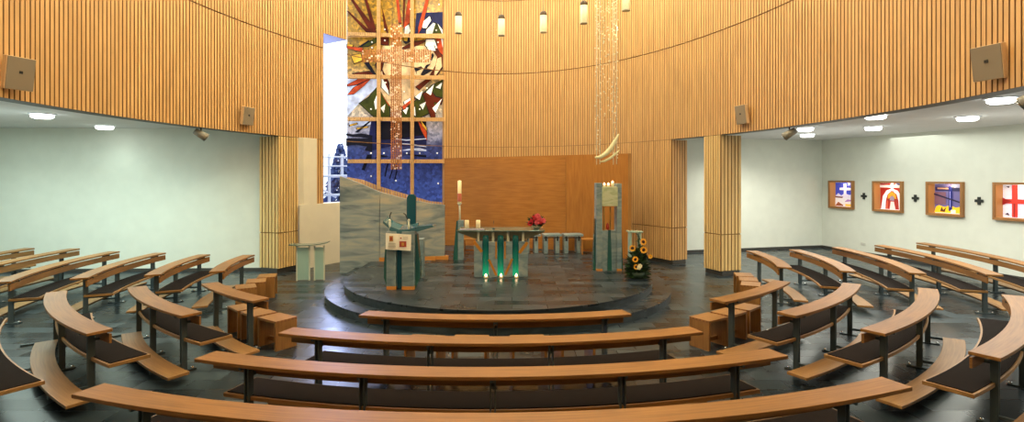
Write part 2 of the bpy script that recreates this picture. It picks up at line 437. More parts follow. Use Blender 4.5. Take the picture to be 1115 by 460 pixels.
# left bay: frontal plaster wall, its side wall, and the rear
wl = MB()
wl.face([(-15.2, 14.55, 0), (-6.15, 14.85, 0), (-6.15, 14.85, 3.9), (-15.2, 14.55, 3.9)])
wl.face([(-15.2, -4, 0), (-15.2, 14.55, 0), (-15.2, 14.55, 3.9), (-15.2, -4, 3.9)])
struct(wl.build('wall_left', M['white']))
ws = MB()   # low sill wall below the tall window and the white recess beside the column
A_, B_ = drum_at(326)[0], drum_at(341)[0]
A_, n_ = drum_at(324); B_, m_ = drum_at(341); 
pts = [drum_at(x) for x in (322, 328, 334, 340, 347, 354, 361, 368, 376)]
pl = [p + n * .12 for p, n in pts]
for a, b in zip(pl, pl[1:]):
    ws.face([(a.x, a.y, 0), (b.x, b.y, 0), (b.x, b.y, 1.8), (a.x, a.y, 1.8)])
    ws.face([(a.x, a.y, 1.8), (b.x, b.y, 1.8), (b.x - .25, b.y + .6, 1.8), (a.x - .25, a.y + .6, 1.8)])
rc = [p + n * o for (p, n), o in zip((drum_at(325), drum_at(328), drum_at(334), drum_at(340.5)), (-.02, .08, .12, .12))]
for a, b in zip(rc, rc[1:]):
    ws.face([(a.x, a.y, 0), (b.x, b.y, 0), (b.x, b.y, ZB), (a.x, a.y, ZB)])
struct(ws.build('wall_sill', M['cream']))
# right bay: back wall and the wall of the lit glass boxes (with four recesses)
RC = Vector((11.25, 19.67, 0)); U = Vector((-.2286, .9735, 0)); NRM = Vector((-.9735, -.2286, 0))
wr = MB()
wr.face([(4.6, 18.0, 0), (RC.x, RC.y, 0), (RC.x, RC.y, 3.9), (4.6, 18.0, 3.9)])
def wall_pt(s, z, out=0): v = RC - U * s + NRM * out; return Vector((v.x, v.y, z))   # s metres from the far corner towards the viewer
FW, FP, FS0 = 1.03, 1.785, .38 
frames = [FS0 + FP * k for k in range(5)]
FZ0, FZ1 = 1.47, 2.44
ss = [0]
for s in frames[:4]: ss += [s + .03, s + FW - .03]
ss.append(25)
for k in range(len(ss) - 1):
    a, b = ss[k], ss[k + 1]
    if k % 2 == 1:
        wr.face([wall_pt(a, 0), wall_pt(b, 0), wall_pt(b, FZ0 + .03), wall_pt(a, FZ0 + .03)])
        wr.face([wall_pt(a, FZ1 - .03), wall_pt(b, FZ1 - .03), wall_pt(b, 3.9), wall_pt(a, 3.9)])
    else: wr.face([wall_pt(a, 0), wall_pt(b, 0), wall_pt(b, 3.9), wall_pt(a, 3.9)])
struct(wr.build('wall_right', M['white']))
rw = MB(); rw.face([(-17, -4, 0), (19, -4, 0), (19, -4, 3.9), (-17, -4, 3.9)])
struct(rw.build('wall_rear', M['white']))
bb = MB()
def bb_line(a, b, h=.09, d=.02):
    a, b = Vector(a), Vector(b); t = (b - a).normalized(); n = Vector((t.y, -t.x, 0)) * d
    bb.hexa([a, a + n, b + n, b], [v + Vector((0, 0, h)) for v in (a, a + n, b + n, b)])
bb_line((-15.2, 14.55, 0), (-6.15, 14.85, 0)); struct(bb.build('baseboard_left', M['plinth']))
bb = MB(); bb_line((4.6, 18.0, 0), RC); bb_line(RC, wall_pt(24, 0)); struct(bb.build('baseboard_right', M['plinth']))

# thin dark rails carrying the joint lines across the tall opening
for k, z in enumerate((ZB, ZG1)):
    t = MB(); t.tube([CELLS[i] + Vector((0, 0, z)) - inward(i) * .02 for i in edges['mos'] + [max(edges['mos']) + 1]], .014, 6)
    struct(t.build('trim_%d' % (k + 2), M['gap']))

# ------------------------------------------------------------------ altar platform (two steps)
PC = Vector((-.3, 12.65, 0))
def dshape(r, z): 
    o = [Vector((PC.x + r * math.cos(a), PC.y + r * math.sin(a), z)) for a in [PI + PI * k / 72 for k in range(73)]]
    o += [Vector((PC.x + r, 14.6, z)), Vector((PC.x + r * .86, 17.2, z)), Vector((PC.x - r * .7, 18.0, z)), Vector((PC.x - r, 15.2, z))]
    return o
st = MB()
for r, z0, z1 in ((3.86, 0, .16), (3.47, .16, .32)):
    lo, hi = dshape(r - .012, z0), dshape(r - .012, z1 - .035)
    e0, e1 = dshape(r, z1 - .035), dshape(r, z1)
    for i in range(len(lo)):
        j = (i + 1) % len(lo)
        st.face([lo[i], lo[j], hi[j], hi[i]], None, 1); st.face([e0[i], e0[j], e1[j], e1[i]], None, 0)
    st.face(e0, None, 1); st.face(e1, None, 0)
struct(st.build('floor_platform', [M['slate2'], M['riser']]))
ZP = .32

# ------------------------------------------------------------------ pews
def pew(label, r0, r1, a0, a1, nposts, seat=True, inset=1.6, group=None, tilt=0):
    """r0,a0 near (aisle) end ; r1,a1 other end ; angles in degrees round the altar, 0 = towards the camera"""
    rf = lambda t: r0 + (r1 - r0) * t
    am = math.radians((a0 + a1) / 2); rm = (r0 + r1) / 2
    C = (-.3, 13.3)
    base = Vector((C[0] + rm * math.sin(am), C[1] - rm * math.cos(am), 0))
    root = thing('curved_pew', label, 'pew', base, 0, group)
    CC = (C[0] - base.x, C[1] - base.y)
    K = dict(C=CC)
    m = MB(); m.slab(rf, a0, a1, 0, .26, .765, .80, **K); m.build('book_ledge', M['ledge'], root, .004)
    m = MB(); m.slab(rf, a0, a1, .012, .036, .632, .742, **K); m.build('backrest', M['ledge'], root)
    sgn = 1 if a1 > a0 else -1
    def sub(b0, b1): 
        t0, t1 = (b0 - a0) / (a1 - a0), (b1 - a0) / (a1 - a0)
        return lambda t: rf(t0 + (t1 - t0) * t)
    if seat:
        b0, b1 = (a0 - 1.5 * sgn, a1 - 1.5 * sgn) if tilt else (a0 + inset * sgn, a1 - inset * sgn)
        m = MB(); m.slab(sub(b0, b1), b0, b1, -.31, .13, .405, .445, **K); so = m.build('seat', M['edge'], root, .003)
        m = MB(); m.slab(sub(b0, b1), b0 + .18 * sgn, b1 - .18 * sgn, -.285, .105, .446, .454, **K); m.build('seat_pad', M['pad'], so)
    b0, b1 = (a0 - 2.0 * sgn, a1 - 2.8 * sgn) if tilt else (a0 + 1.0 * sgn, a1 - 1.4 * sgn)
    kd = .20 if tilt and sgn < 0 else 0
    kf = sub(b0, b1)
    m = MB(); m.slab(lambda t: kf(t) - kd * t, b0, b1, .30, .56, .11, .145, **K); m.build('kneeler', M['edge'], root, .004)
    for k in range(nposts):
        t = (.09 + .82 * k / (nposts - 1)) if nposts > 2 else (.16 + .66 * k)
        a = math.radians(a0 + (a1 - a0) * t); r = rf(t)
        e = Vector((math.sin(a), -math.cos(a), 0)); tg = Vector((e.y, -e.x, 0)); o = Vector((CC[0], CC[1], 0))
        def bar(mb, d0, d1, z0, z1, off, th, mi=0):
            q = [o + e * (r + d0) + tg * (off - th), o + e * (r + d1) + tg * (off - th), o + e * (r + d1) + tg * (off + th), o + e * (r + d0) + tg * (off + th)]
            mb.hexa([v + Vector((0, 0, z0)) for v in q], [v + Vector((0, 0, z1)) for v in q], mi)
        m = MB()
        for off in (-.021, .021):
            bar(m, .085, .155, .015, .765, off, .006)
        bar(m, .0, .24, .735, .765, 0, .012); bar(m, .03, .11, .63, .66, 0, .012)
        if seat: bar(m, -.27, .13, .375, .405, 0, .015)
        bar(m, .12, .53, .075, .11, 0, .015)
        po = m.build('post', M['steel'], root)
        m = MB(); bar(m, -.02, .27, 0, .016, 0, .05)
        for d in (.01, .24):
            c = o + e * (r + d); m.lathe([(.001, .016), (.022, .016), (.022, .024), (.012, .034), (.001, .036)], 10, (c.x, c.y, 0), 1)
        m.build('foot_plate', [M['steel'], M['chrome']], po)
    return root
GP = 'curved oak pews around the altar'
pew('short curved oak book ledge facing the altar steps, in front of the centre pews', 6.25, 6.25, -15, 16.6, 3, False, group=GP)
pew('curved oak pew with brown seat, second row of the centre block', 7.22, 7.22, -18.6, 19.6, 4, group=GP)
pew('long curved oak pew with brown seat, third row of the centre block', 8.19, 8.19, -19.6, 21.3, 5, group=GP)
pew('longest curved oak pew, nearest row of the centre block at the bottom edge', 9.18, 9.18, -20.7, 23.2, 5, group=GP)
for s, side in ((-1, 'left'), (1, 'right')):
    far = {-1: 49, 1: 51}[s]
    pew('short curved oak ledge behind the front stools on the near %s side' % side, 6.22, 6.22, s * (32 if s < 0 else 31), s * far, 2, False, group=GP, tilt=1)
    pew('curved oak pew in the second row on the near %s side' % side, 7.2, 7.2, s * 32, s * (52.5 if s < 0 else 55), 3, group=GP, tilt=1)
    pew('curved oak pew in the third row on the near %s side' % side, 8.19, 8.22, s * 32.6, s * (54.5 if s < 0 else 56.5), 3, group=GP, tilt=1)
    pew('curved oak pew cut by the %s picture edge, fourth row near side' % side, 9.2, 9.25, s * 32.8, s * 57, 3, group=GP, tilt=1)
words = ['first', 'second', 'third', 'fourth', 'fifth', 'sixth']
for s, side, L in ((-1, 'left', [(5.97, 60, 5.66, 81), (7.0, 61.5, 6.7, 83), (8.11, 63, 7.86, 86), (9.2, 64, 9.1, 88), (10.3, 65, 10.45, 91), (11.4, 66, 11.65, 91.3)]),
                   (1, 'right', [(6.12, 65.5, 5.96, 88), (7.2, 65.5, 7.1, 90), (8.35, 67.5, 8.42, 93), (9.6, 69.5, 9.8, 95), (10.8, 71, 11.33, 97)])):
    for k, (r0, a0, r1, a1) in enumerate(L):
        lab = 'curved oak pew at the far %s, %s row counted from the altar' % (side, words[k])
        if k == 0: lab = 'short curved oak ledge behind the far %s box stools' % side
        pew(lab, r0, r1, s * a0, s * a1, 2 if k == 0 else 3, k > 0, group=GP)

# ------------------------------------------------------------------ cube stools
def make_stool():
    r = thing('oak_stool', 'x', 'stool', (0, 0, 0))
    m = MB(); m.box(0, 0, .43, .46, .36, .035); m.build('seat', M['stool'], r, .003)
    for s in (-1, 1):
        m = MB(); m.box(s * .2125, 0, .2065, .035, .36, .413)
        m.build('side_panel', M['stool'], r, .003)
    m = MB(); m.box(0, 0, .10, .39, .03, .06); m.build('stretcher', M['stool'], r)
    # finger joints on the top corners: one comb-shaped end-grain inlay each side
    for sd in (-1, 1):
        m = MB(); q = [(-.178, .4135), (.178, .4135)]
        for k in range(6):
            y = .178 - k * .061; q += [(y, .4465), (y - .03, .4465), (y - .03, .418), (y - .061, .418)]
        m.face([Vector((sd * .2306, y, z)) for y, z in q[:-1]]); m.build('finger_joint', M['joint'], r, merge=False)
    return r
stool = make_stool(); first = [True]
def place_stool(x, y, rz, label, group):
    o = stool if first[0] else copy_tree(stool); first[0] = False
    o.location = (x, y, 0); o.rotation_euler = (0, 0, rz); o['label'] = label; o['group'] = group
C0 = (-.3, 13.3)
def polar(r, a): a = math.radians(a); return C0[0] + r * math.sin(a), C0[1] - r * math.cos(a)
ords = ['nearest', 'middle', 'farthest']
for s, side in ((-1, 'left'), (1, 'right')):
    for k, a in enumerate((33.2, 38.3, 43.4) if s < 0 else (33.5, 38.6, 43.7)):
        x, y = polar(6.0, s * a)
        place_stool(x, y, math.radians(s * a), 'oak box stool in front of the near %s ledge, %s of its three' % (side, ords[k]), 'oak box stools')
    for k, (r, a) in enumerate(((5.6, 61.2), (5.41, 66.8), (5.24, 72.6)) if s < 0 else ((5.64, 64.2), (5.6, 69.6), (5.56, 75))):
        x, y = polar(r, s * a)
        place_stool(x, y, math.radians(s * a), 'oak box stool in front of the far %s ledge, %s of its three' % (side, ords[k]), 'oak box stools')
for k, px in enumerate((463, 512.5, 575, 625.5)):
    y = 7.17; x = (px - 557.5) / F * y
    place_stool(x, y, math.atan2(x + .3, 5.9) , 'oak box stool glimpsed under the second centre pew, %s' % ['leftmost of four', 'second from left of four', 'third from left of four', 'rightmost of four'][k], 'oak box stools')

# ------------------------------------------------------------------ altar
def box_part(name, mat, parent, *a, bevel=.004, **k):
    m = MB(); m.box(*a, **k); return m.build(name, mat, parent, bevel)
AY = 12.6
al = thing('stone_altar', 'stone and green glass altar with wide boat-shaped top on the platform', 'altar', at(545.7, 301, AY).xy.to_3d() + Vector((0, 0, ZP)))
ax0 = al.location.x
PXM = AY / F
def lx(px): return (px - 545.7) * PXM
D_ = .75
for a, b in ((517.4, 526.1), (532.9, 542.0), (548.6, 558.0), (564.5, 574.2)):
    m = MB(); m.box((lx(a) + lx(b)) / 2, 0, .40, lx(b) - lx(a), D_, .80); pier = m.build('stone_pier', M['stone2'], al, .006)
    box_part('white_post', M['post'], al, (lx(a) + lx(b)) / 2, -D_ / 2 + .10, .90, .055, .055, .22)
for a, b in ((526.1, 532.9), (542.0, 548.6), (558.0, 564.5)):
    m = MB(); m.lathe([(.001, .02), (.07, .02), (.07, .84), (.06, .93), (.001, .93)], 18, ((lx(a) + lx(b)) / 2, -D_ / 2 + .11, 0)); m.build('glass_column', M['gglow'], al)
    m = MB(); m.box((lx(a) + lx(b)) / 2, .1, .40, lx(b) - lx(a), .3, .78); m.build('back_panel', M['stone2'], al)
def inlay(pa, pb, w=.05):
    a = Vector((lx(pa[0]), -D_ / 2 - .004, (301.5 - pa[1]) * PXM)); b = Vector((lx(pb[0]), -D_ / 2 - .004, (301.5 - pb[1]) * PXM))
    d = (b - a).normalized(); n = Vector((d.z, 0, -d.x)) * w / 2
    m = MB(); q = [a - n, b - n, b + n, a + n]
    m.hexa(q, [v + Vector((0, .012, 0)) for v in q]); m.build('gold_inlay', M['gold'], al)
cv = lambda x, y: (485 + x / 6.575, 235 + y / 6.575)
inlay(cv(212, 190), cv(268, 262), .07); inlay(cv(316, 315), cv(368, 425), .05); inlay(cv(366, 190), cv(366, 310), .035); inlay(cv(428, 190), cv(428, 310), .035); inlay(cv(478, 310), cv(430, 422), .05); inlay(cv(584, 195), cv(528, 270), .07)
m = MB()   # boat shaped top : slab above, tapering keel below
W2 = .985
prof = [(-W2, 1.03), (-W2, .995), (-W2 + .1, .955), (-.62, .85), (.62, .85), (W2 - .1, .955), (W2, .995), (W2, 1.03)]
m.prism(prof, -.22, .40); m.build('altar_top', M['keel'], al, .01)
m = MB(); m.box(0, .02, 1.042, W2 * 2 + .02, .84, .024); m.build('altar_slab', M['gtop'], al, .005)
# candles etc. on the altar (things of their own)
def on_altar(px): return Vector((ax0 + lx(px), AY - .02, ZP + 1.054))
for px, lab in ((508.4, 'thick cream pillar candle on the left end of the altar, outer one'), (520.8, 'thick cream pillar candle on the altar, inner one of the pair')):
    t = thing('pillar_candle', lab, 'candle', on_altar(px), 0, 'cream candles on the altar')
    m = MB(); m.lathe([(.001, 0), (.05, 0), (.05, .195), (.043, .205), (.03, .19), (.001, .185)], 20); m.build('wax', M['candle'], t)
    m = MB(); m.tube([(0, 0, .185), (.004, 0, .21)], .004, 6); m.build('wick', M['black'], t)
m = MB(); m.box(0, 0, .008, .55, .3, .014); o = m.build('candle_tray', M['tray'], None, .005); o.location = on_altar(515) + Vector((0, -.2, 0)); tag(o, 'low lilac grey tray lying on the altar beside the candles', 'tray')
t = thing('altar_microphone', 'thin dark upright microphone standing on the altar top', 'microphone', on_altar(537.4))
m = MB(); m.lathe([(.001, 0), (.035, 0), (.035, .012), (.001, .014)], 12); m.build('base', M['black'], t)
m = MB(); m.tube([(0, 0, .01), (0, 0, .14), (.01, -.02, .19)], [.006, .006, .009], 6); m.build('stem', M['black'], t)
def petals(mb, c, nrm, r, n, mi=0, w=.3, cup=.1):
    nrm = nrm.normalized(); a = nrm.cross(Vector((0, 0, 1)));
    if a.length < .1: a = Vector((1, 0, 0))
    a.normalize(); b = nrm.cross(a)
    for k in range(n):
        t = 2 * PI * k / n + random.uniform(-.1, .1); d = a * math.cos(t) + b * math.sin(t); s = nrm.cross(d)
        mb.face([c + d * r * .25, c + d * r * .65 + s * r * w * .5 + nrm * r * cup, c + d * r + nrm * r * cup * .6, c + d * r * .65 - s * r * w * .5 + nrm * r * cup], None, mi)
def leaf(mb, base, tip, w, mi=0):
    d = tip - base; s = d.cross(Vector((random.uniform(-1, 1), random.uniform(-1, 1), .4))).normalized() * w
    mid = base.lerp(tip, .5) + Vector((0, 0, w * .4))
    mb.face([base, mid + s, tip], None, mi); mb.face([base, tip, mid - s], None, mi)
bq = thing('rose_bouquet', 'pink and red flower arrangement in a white bowl on the right end of the altar', 'flowers', on_altar(584))
m = MB(); m.lathe([(.001, 0), (.06, 0), (.11, .05), (.12, .07), (.001, .07)], 18); m.build('bowl', M['bowl'], bq)
m = MB()
for k in range(90):
    a = random.uniform(0, 2 * PI); e = random.uniform(-.25, 1.4); L = random.uniform(.14, .27)
    d = Vector((math.cos(a) * math.cos(e), math.sin(a) * math.cos(e), math.sin(e))); leaf(m, Vector((0, 0, .1)) + d * .05, Vector((0, 0, .12)) + d * L, .035)
m.build('leaves', M['leafd'], bq)
for k, (x, z, mt) in enumerate([(.02, .30, 'pinkpetal'), (-.09, .19, 'redpetal'), (.10, .16, 'redpetal'), (.0, .17, 'pinkpetal'), (.06, .23, 'pinkpetal'), (-.05, .26, 'redpetal'), (.15, .19, 'pinkpetal'), (-.14, .13, 'redpetal')]):
    m = MB(); c = Vector((x, -.12 + abs(x) * .3, z))
    for q in range(3): petals(m, c + Vector((0, -.012 * q, 0)), Vector((x, -1, .3)), .075 - .018 * q, 8, 0, .8, .25 + .2 * q)
    m.ball(c, .03); m.build('bloom', M[mt], bq)
# tealights at the foot of the altar's glass columns
for px, lab in ((530.2, 'left'), (546, 'middle'), (562, 'right')):
    p = Vector((ax0 + lx(px), AY - .47, ZP))
    t = thing('tealight', 'small burning tealight on the floor before the %s green glass column of the altar' % lab, 'tealight', p, 0, 'tealights before the altar')
    m = MB(); m.lathe([(.001, 0), (.045, 0), (.045, .035), (.001, .03)], 14); m.build('cup', M['candle'], t)
    m = MB(); m.lathe([(.002, .03), (.028, .045), (.022, .07), (.002, .10)], 10); m.build('flame', M['flame'], t)

# ------------------------------------------------------------------ lectern
LY = 10.85
le = thing('lectern', 'stone lectern with green glass sides and curved glass reading desk, on the platform', 'lectern', (at(436, 316, LY).x, LY, ZP))
s_ = LY / F
def lq(x, y): return ((405 + x / 5.11 - 436) * s_, (316 - (230 + y / 5.11)) * s_)
for a, b in ((80, 134), (166, 235)):
    x0, x1 = lq(a, 0)[0], lq(b, 0)[0]
    box_part('stone_pier', M['stone2'], le, (x0 + x1) / 2, .18, .62, x1 - x0, .36, 1.10, bevel=.005)
    box_part('wooden_foot', M['oakfoot'], le, (x0 + x1) / 2, .18, .035, x1 - x0, .36, .07)
x0, x1 = lq(134, 0)[0], lq(166, 0)[0]
box_part('glass_core', M['teal'], le, (x0 + x1) / 2, .2, .57, x1 - x0, .22, 1.13)
for sx, xa, xb, xc in ((-1, lq(80, 0)[0], lq(60, 0)[0], lq(72, 0)[0]), (1, lq(236, 0)[0], lq(262, 0)[0], lq(245, 0)[0])):
    m = MB(); m.prism([(xa, .0), (xb, .22), (xb, .5), (xc, 1.1), (xa, 1.1)], .1, .3); m.build('side_glass', M['gside'], le)
for x in (97, 203):
    px_, pz = lq(x, 120); m = MB(); m.tube([(px_, .06, 1.1), (px_, .02, 1.38)], .022, 8); m.ball((px_, .02, 1.39), .03); m.build('desk_post', M['post'], le)
m = MB()    # curved dish : sagging sheet of glass
L_ = [lq(60, 55), lq(95, 85), (lq(150, 105)), lq(200, 103), lq(240, 92)]
rows = []
for i, (x, z) in enumerate(L_): rows.append([(x, .02, z), (x, .45, z + .06)])
for i in range(len(rows) - 1):
    a, b = rows[i], rows[i + 1]
    q = [Vector(a[0]), Vector(b[0]), Vector(b[1]), Vector(a[1])]; m.hexa([v - Vector((0, 0, .09 if 0 < i < 3 else .05)) for v in q], q)
m.build('reading_dish', M['dish'], le)
m = MB(); m.prism([lq(205, 118), lq(250, 118), lq(345, 90), lq(330, 82), lq(240, 88)], .1, .4); m.build('dish_wing', M['dish'], le)
m = MB(); m.tube([(*lq(95, 70), )[:1] + (.1,) + (lq(95, 70)[1],), (lq(93, 30)[0], .1, lq(93, 30)[1]), (lq(102, 8)[0], .1, lq(102, 8)[1])], .012, 6); m.tube([(lq(200, 68)[0], .1, lq(200, 68)[1]), (lq(182, 22)[0], .1, lq(182, 22)[1]), (lq(170, 14)[0], .1, lq(170, 14)[1])], .012, 6)
m.build('microphone', M['black'], le)
bk = thing('open_book', 'open book with red pictures propped on the front of the lectern', 'book', le.location + Vector(((lq(150, 0)[0]), -.06, lq(0, 170)[1])), 0)
bw, bh = lq(220, 0)[0] - lq(80, 0)[0], lq(0, 125)[1] - lq(0, 213)[1]
for s in (-1, 1):
    m = MB(); n = 6
    for i in range(n):
        xa, xb = s * bw / 2 * i / n, s * bw / 2 * (i + 1) / n
        ya, yb = -.035 * math.sin(PI * i / n * .9) - .01, -.035 * math.sin(PI * (i + 1) / n * .9) - .01
        dz = lambda x: -.03 * x / bw
        q = [Vector((xa, ya, -bh / 2 + dz(xa))), Vector((xb, yb, -bh / 2 + dz(xb))), Vector((xb, yb + .02, -bh / 2 + dz(xb))), Vector((xa, ya + .02, -bh / 2 + dz(xa)))]
        m.hexa(q, [v + Vector((0, .03, bh)) for v in q])
    pg = m.build('page', M['paper'], bk)
    m = MB()
    if s < 0:
        m.box(-bw * .26, -.043, bh * .22, bw * .15, .006, bh * .34, mi=1); m.box(-bw * .26, -.047, bh * .22, bw * .08, .006, bh * .2, mi=0)
        for k in range(4): m.box(-bw * .23, -.046, -bh * .08 - k * bh * .09, bw * .3, .004, bh * .03, mi=2)
    else:
        m.box(bw * .2, -.043, -bh * .13, bw * .27, .006, bh * .36, mi=0); m.box(bw * .2, -.047, -bh * .13, bw * .1, .006, bh * .2, mi=1)
        m.box(bw * .12, -.044, bh * .25, bw * .06, .004, bh * .08, mi=0)
        for k in range(2): m.box(bw * .3, -.044, bh * .3 - k * bh * .09, bw * .2, .004, bh * .03, mi=2)
    m.build('picture', [M['printred'], M['printgold'], M['printink']], pg)

# pillar with glass slab behind the lectern
t = thing('glass_stele', 'small grey stone pillar with upright dark teal glass slab, behind the lectern', 'stele', (at(451, 0, 12.3).x, 12.3, ZP))
k_ = 12.3 / F
zz = lambda y: EYE - (y - 192) * k_ - ZP
box_part('stone_pillar', M['stone2'], t, (457.5 - 451) * k_, .0, zz(260) / 2, 8.5 * k_, .22, zz(260))
box_part('pillar_slot', M['black'], t, (455 - 451) * k_, -.112, zz(271), 2 * k_, .006, .28)
xs0, xs1 = (443 - 451) * k_, (453 - 451) * k_
m = MB(); m.prism([(xs0, 0), (xs1, 0), (xs1, zz(214)), (xs1 - .05, zz(211.5)), (xs0 + .04, zz(212)), (xs0, zz(215))], -.03, .05); m.build('glass_slab', M['teal'], t, .01)

# paschal candle
PY_ = 14.8
t = thing('paschal_candlestick', 'slender stone and green glass candlestick holding the tall Easter candle', 'candlestick', (at(499.6, 0, PY_).x, PY_, ZP))
k_ = PY_ / F; zz = lambda y: EYE - (y - 192) * k_ - ZP
box_part('stone_pillar', M['stone2'], t, .06, 0, zz(240) / 2, .15, .18, zz(240))
m = MB(); m.prism([(-.15, 0), (-.02, 0), (-.02, zz(240)), (-.06, zz(241))], -.08, .08); m.build('side_glass', M['gside'], t)
m = MB(); m.tube([(.03, 0, zz(240)), (.02, 0, zz(221))], .025, 10); m.lathe([(.02, zz(224)), (.07, zz(221.5)), (.001, zz(221.4))], 14, (.02, 0, 0)); m.build('holder', M['post'], t)
pc = thing('easter_candle', 'tall cream Easter candle with red ornament on its stone candlestick', 'candle', (t.location.x + .02, PY_, ZP + zz(221.3)))
h = zz(197) - zz(221.3)
m = MB(); m.lathe([(.001, 0), (.052, 0), (.052, h), (.001, h + .01)], 18); m.build('wax', M['candle'], pc)
m = MB(); m.lathe([(.053, .04), (.055, .05), (.055, .25), (.053, .26)], 18); m.build('red_ornament', M['orn'], pc)
m = MB(); m.tube([(0, 0, h), (.004, 0, h + .03)], .005, 6); m.build('wick', M['black'], pc)

# ------------------------------------------------------------------ tabernacle stele
TY = 13.06; k_ = TY / F
t = thing('tabernacle', 'tall stone tabernacle stele with pale green shrine between two grey pillars', 'tabernacle', (at(662, 0, TY).x, TY, ZP))
X_ = lambda cx: (640 + cx / 4 - 662) * k_
zz = lambda cy: EYE - (190 + cy / 4 - 192) * k_ - ZP
for a, b, tp in ((36, 62, 38), (125, 146, 40)):
    box_part('stone_pillar', M['stone2'], t, (X_(a) + X_(b)) / 2, .12, (zz(tp) + .05) / 2, X_(b) - X_(a), .34, zz(tp) - .05, bevel=.006)
    box_part('wooden_foot', M['oakfoot'], t, (X_(a) + X_(b)) / 2, .10, .025, X_(b) - X_(a), .36, .05)
box_part('shrine', M['stone3'], t, (X_(62) + X_(125)) / 2, .1, (zz(55) + zz(138)) / 2, X_(127) - X_(60), .42, zz(55) - zz(138), bevel=.008)
box_part('stone_base', M['stone2'], t, (X_(62) + X_(125)) / 2, .12, zz(247) / 2, X_(125) - X_(62), .26, zz(247))
m = MB(); m.prism([(X_(84), 0), (X_(104), 0), (X_(99), zz(243)), (X_(88), zz(243))], -.03, .02); m.build('glass_wedge', M['gside'], t)
m = MB(); m.prism([(X_(25), 0), (X_(36), 0), (X_(36), zz(195)), (X_(33), zz(195))], .05, .25); m.build('side_glass', M['gside'], t)
m = MB(); m.prism([(X_(146), 0), (X_(156), 0), (X_(148), zz(230)), (X_(146), zz(230))], .05, .25); m.build('side_glass', M['gside'], t)
for x in (73, 101):
    m = MB(); m.tube([(X_(x), .1, zz(247)), (X_(x), .1, zz(138))], .012, 8); m.build('rod', M['brass'], t)
for n_, (cx, dy, h_, lab) in enumerate(((74, 46, .05, 'small candle glowing on top of the tabernacle shrine, left one'), (92, 46, .05, 'small candle glowing on top of the tabernacle shrine, inner one'), (110, 40, .10, 'glowing sanctuary lamp at the top right corner of the tabernacle'))):
    v = thing('sanctuary_light', lab, 'candle', (t.location.x + X_(cx), TY + .06, ZP + (zz(55) if n_ < 2 else zz(55))), 0, 'lights on the tabernacle')
    m = MB(); m.lathe([(.001, .004), (.03, .004), (.036, h_), (.001, h_ - .01)], 14); m.build('glass', M['whitepetal'], v)
    m = MB(); m.lathe([(.002, h_), (.028, h_ + .01), (.022, h_ + .03), (.002, h_ + .05)], 10); m.build('flame', M['flame'], v)
m = MB(); m.lathe([(.001, 0), (.035, 0), (.042, .06), (.028, .14), (.001, .16)], 14); o = m.build('red_lamp', M['redwax']); o.location = (t.location.x + X_(90), TY + .13, ZP + zz(247) + .02); tag(o, 'small dark red lamp in the open gap of the tabernacle', 'lamp')

# sunflowers on a small glass stand
SY = 12.3; k_ = SY / F
gs = thing('glass_flower_stand', 'small green glass stand holding the sunflowers at the platform edge', 'stand', (at(691, 0, SY + .15).x, SY + .15, ZP))
zz = lambda cy: EYE - (190 + cy / 4 - 192) * k_ - ZP
box_part('top', M['gpale'], gs, 0, 0, zz(252), .33, .3, .025)
for s in (-1, 1): box_part('leg', M['gpale'], gs, s * .11, 0, zz(252) / 2 - .01, .05, .2, zz(252) - .03)
sf = thing('sunflower_arrangement', 'sunflowers and white blooms with dark foliage before the wooden wall, right of the tabernacle', 'flowers', (at(692, 0, SY).x, SY - .22, ZP))
X_ = lambda cx: (640 + cx / 4 - 692) * k_
m = MB(); m.lathe([(.001, 0), (.13, 0), (.17, .14), (.001, .14)], 16); m.build('vase', M['leafd'], sf)
m = MB()
for k in range(230):
    a = random.uniform(0, 2 * PI); z = abs(random.gauss(.25, .25)); R_ = .32 * math.exp(-((z - .2) / .5) ** 2)
    b = Vector((random.uniform(-.06, .06), random.uniform(-.06, .06), max(.03, z - .08))); tip = Vector((math.cos(a) * R_, math.sin(a) * R_ * .55, z + random.uniform(-.12, .12)))
    if tip.z < .02: tip.z = .02
    leaf(m, b, tip, random.uniform(.03, .055), random.randint(0, 1))
for cx, cy in ((155, 340), (250, 330), (262, 350), (240, 300), (165, 390)):
    leaf(m, Vector((0, 0, zz(400))), Vector((X_(cx), .0, zz(cy))), .03)
m.build('foliage', [M['leafd'], M['leaf']], sf)
for cx, cy, r in ((224, 286, .085), (226, 320, .085), (178, 313, .08), (191, 360, .075), (194, 392, .065)):
    c = Vector((X_(cx), -.15, zz(cy))); nn = Vector((random.uniform(-.3, .3), -1, .2)); m = MB()
    petals(m, c, nn, r, 14, 0, .42, .12); petals(m, c + Vector((0, -.006, 0)), nn, r * .9, 12, 0, .42, .2); fl = m.build('sunflower', M['sunpetal'], sf)
    m = MB(); m.ball(c + Vector((0, -.012, 0)), r * .47, 2, 0, (1, .35, 1)); m.build('flower_heart', M['sunheart'], fl)
    m = MB(); m.tube([c + Vector((0, .03, 0)), (X_(cx) * .4, 0, .15)], .008, 6); m.build('stem', M['leaf'], fl)
for cx, cy in ((210, 388), (253, 348), (205, 395)):
    c = Vector((X_(cx), -.16, zz(cy))); m = MB()
    for q in range(3): petals(m, c + Vector((0, -.01 * q, 0)), Vector((0, -1, .2)), .055 - .012 * q, 7, 0, .8, .3)
    m.build('white_bloom', M['whitepetal'] if cx != 253 else M['sunpetal'], sf)

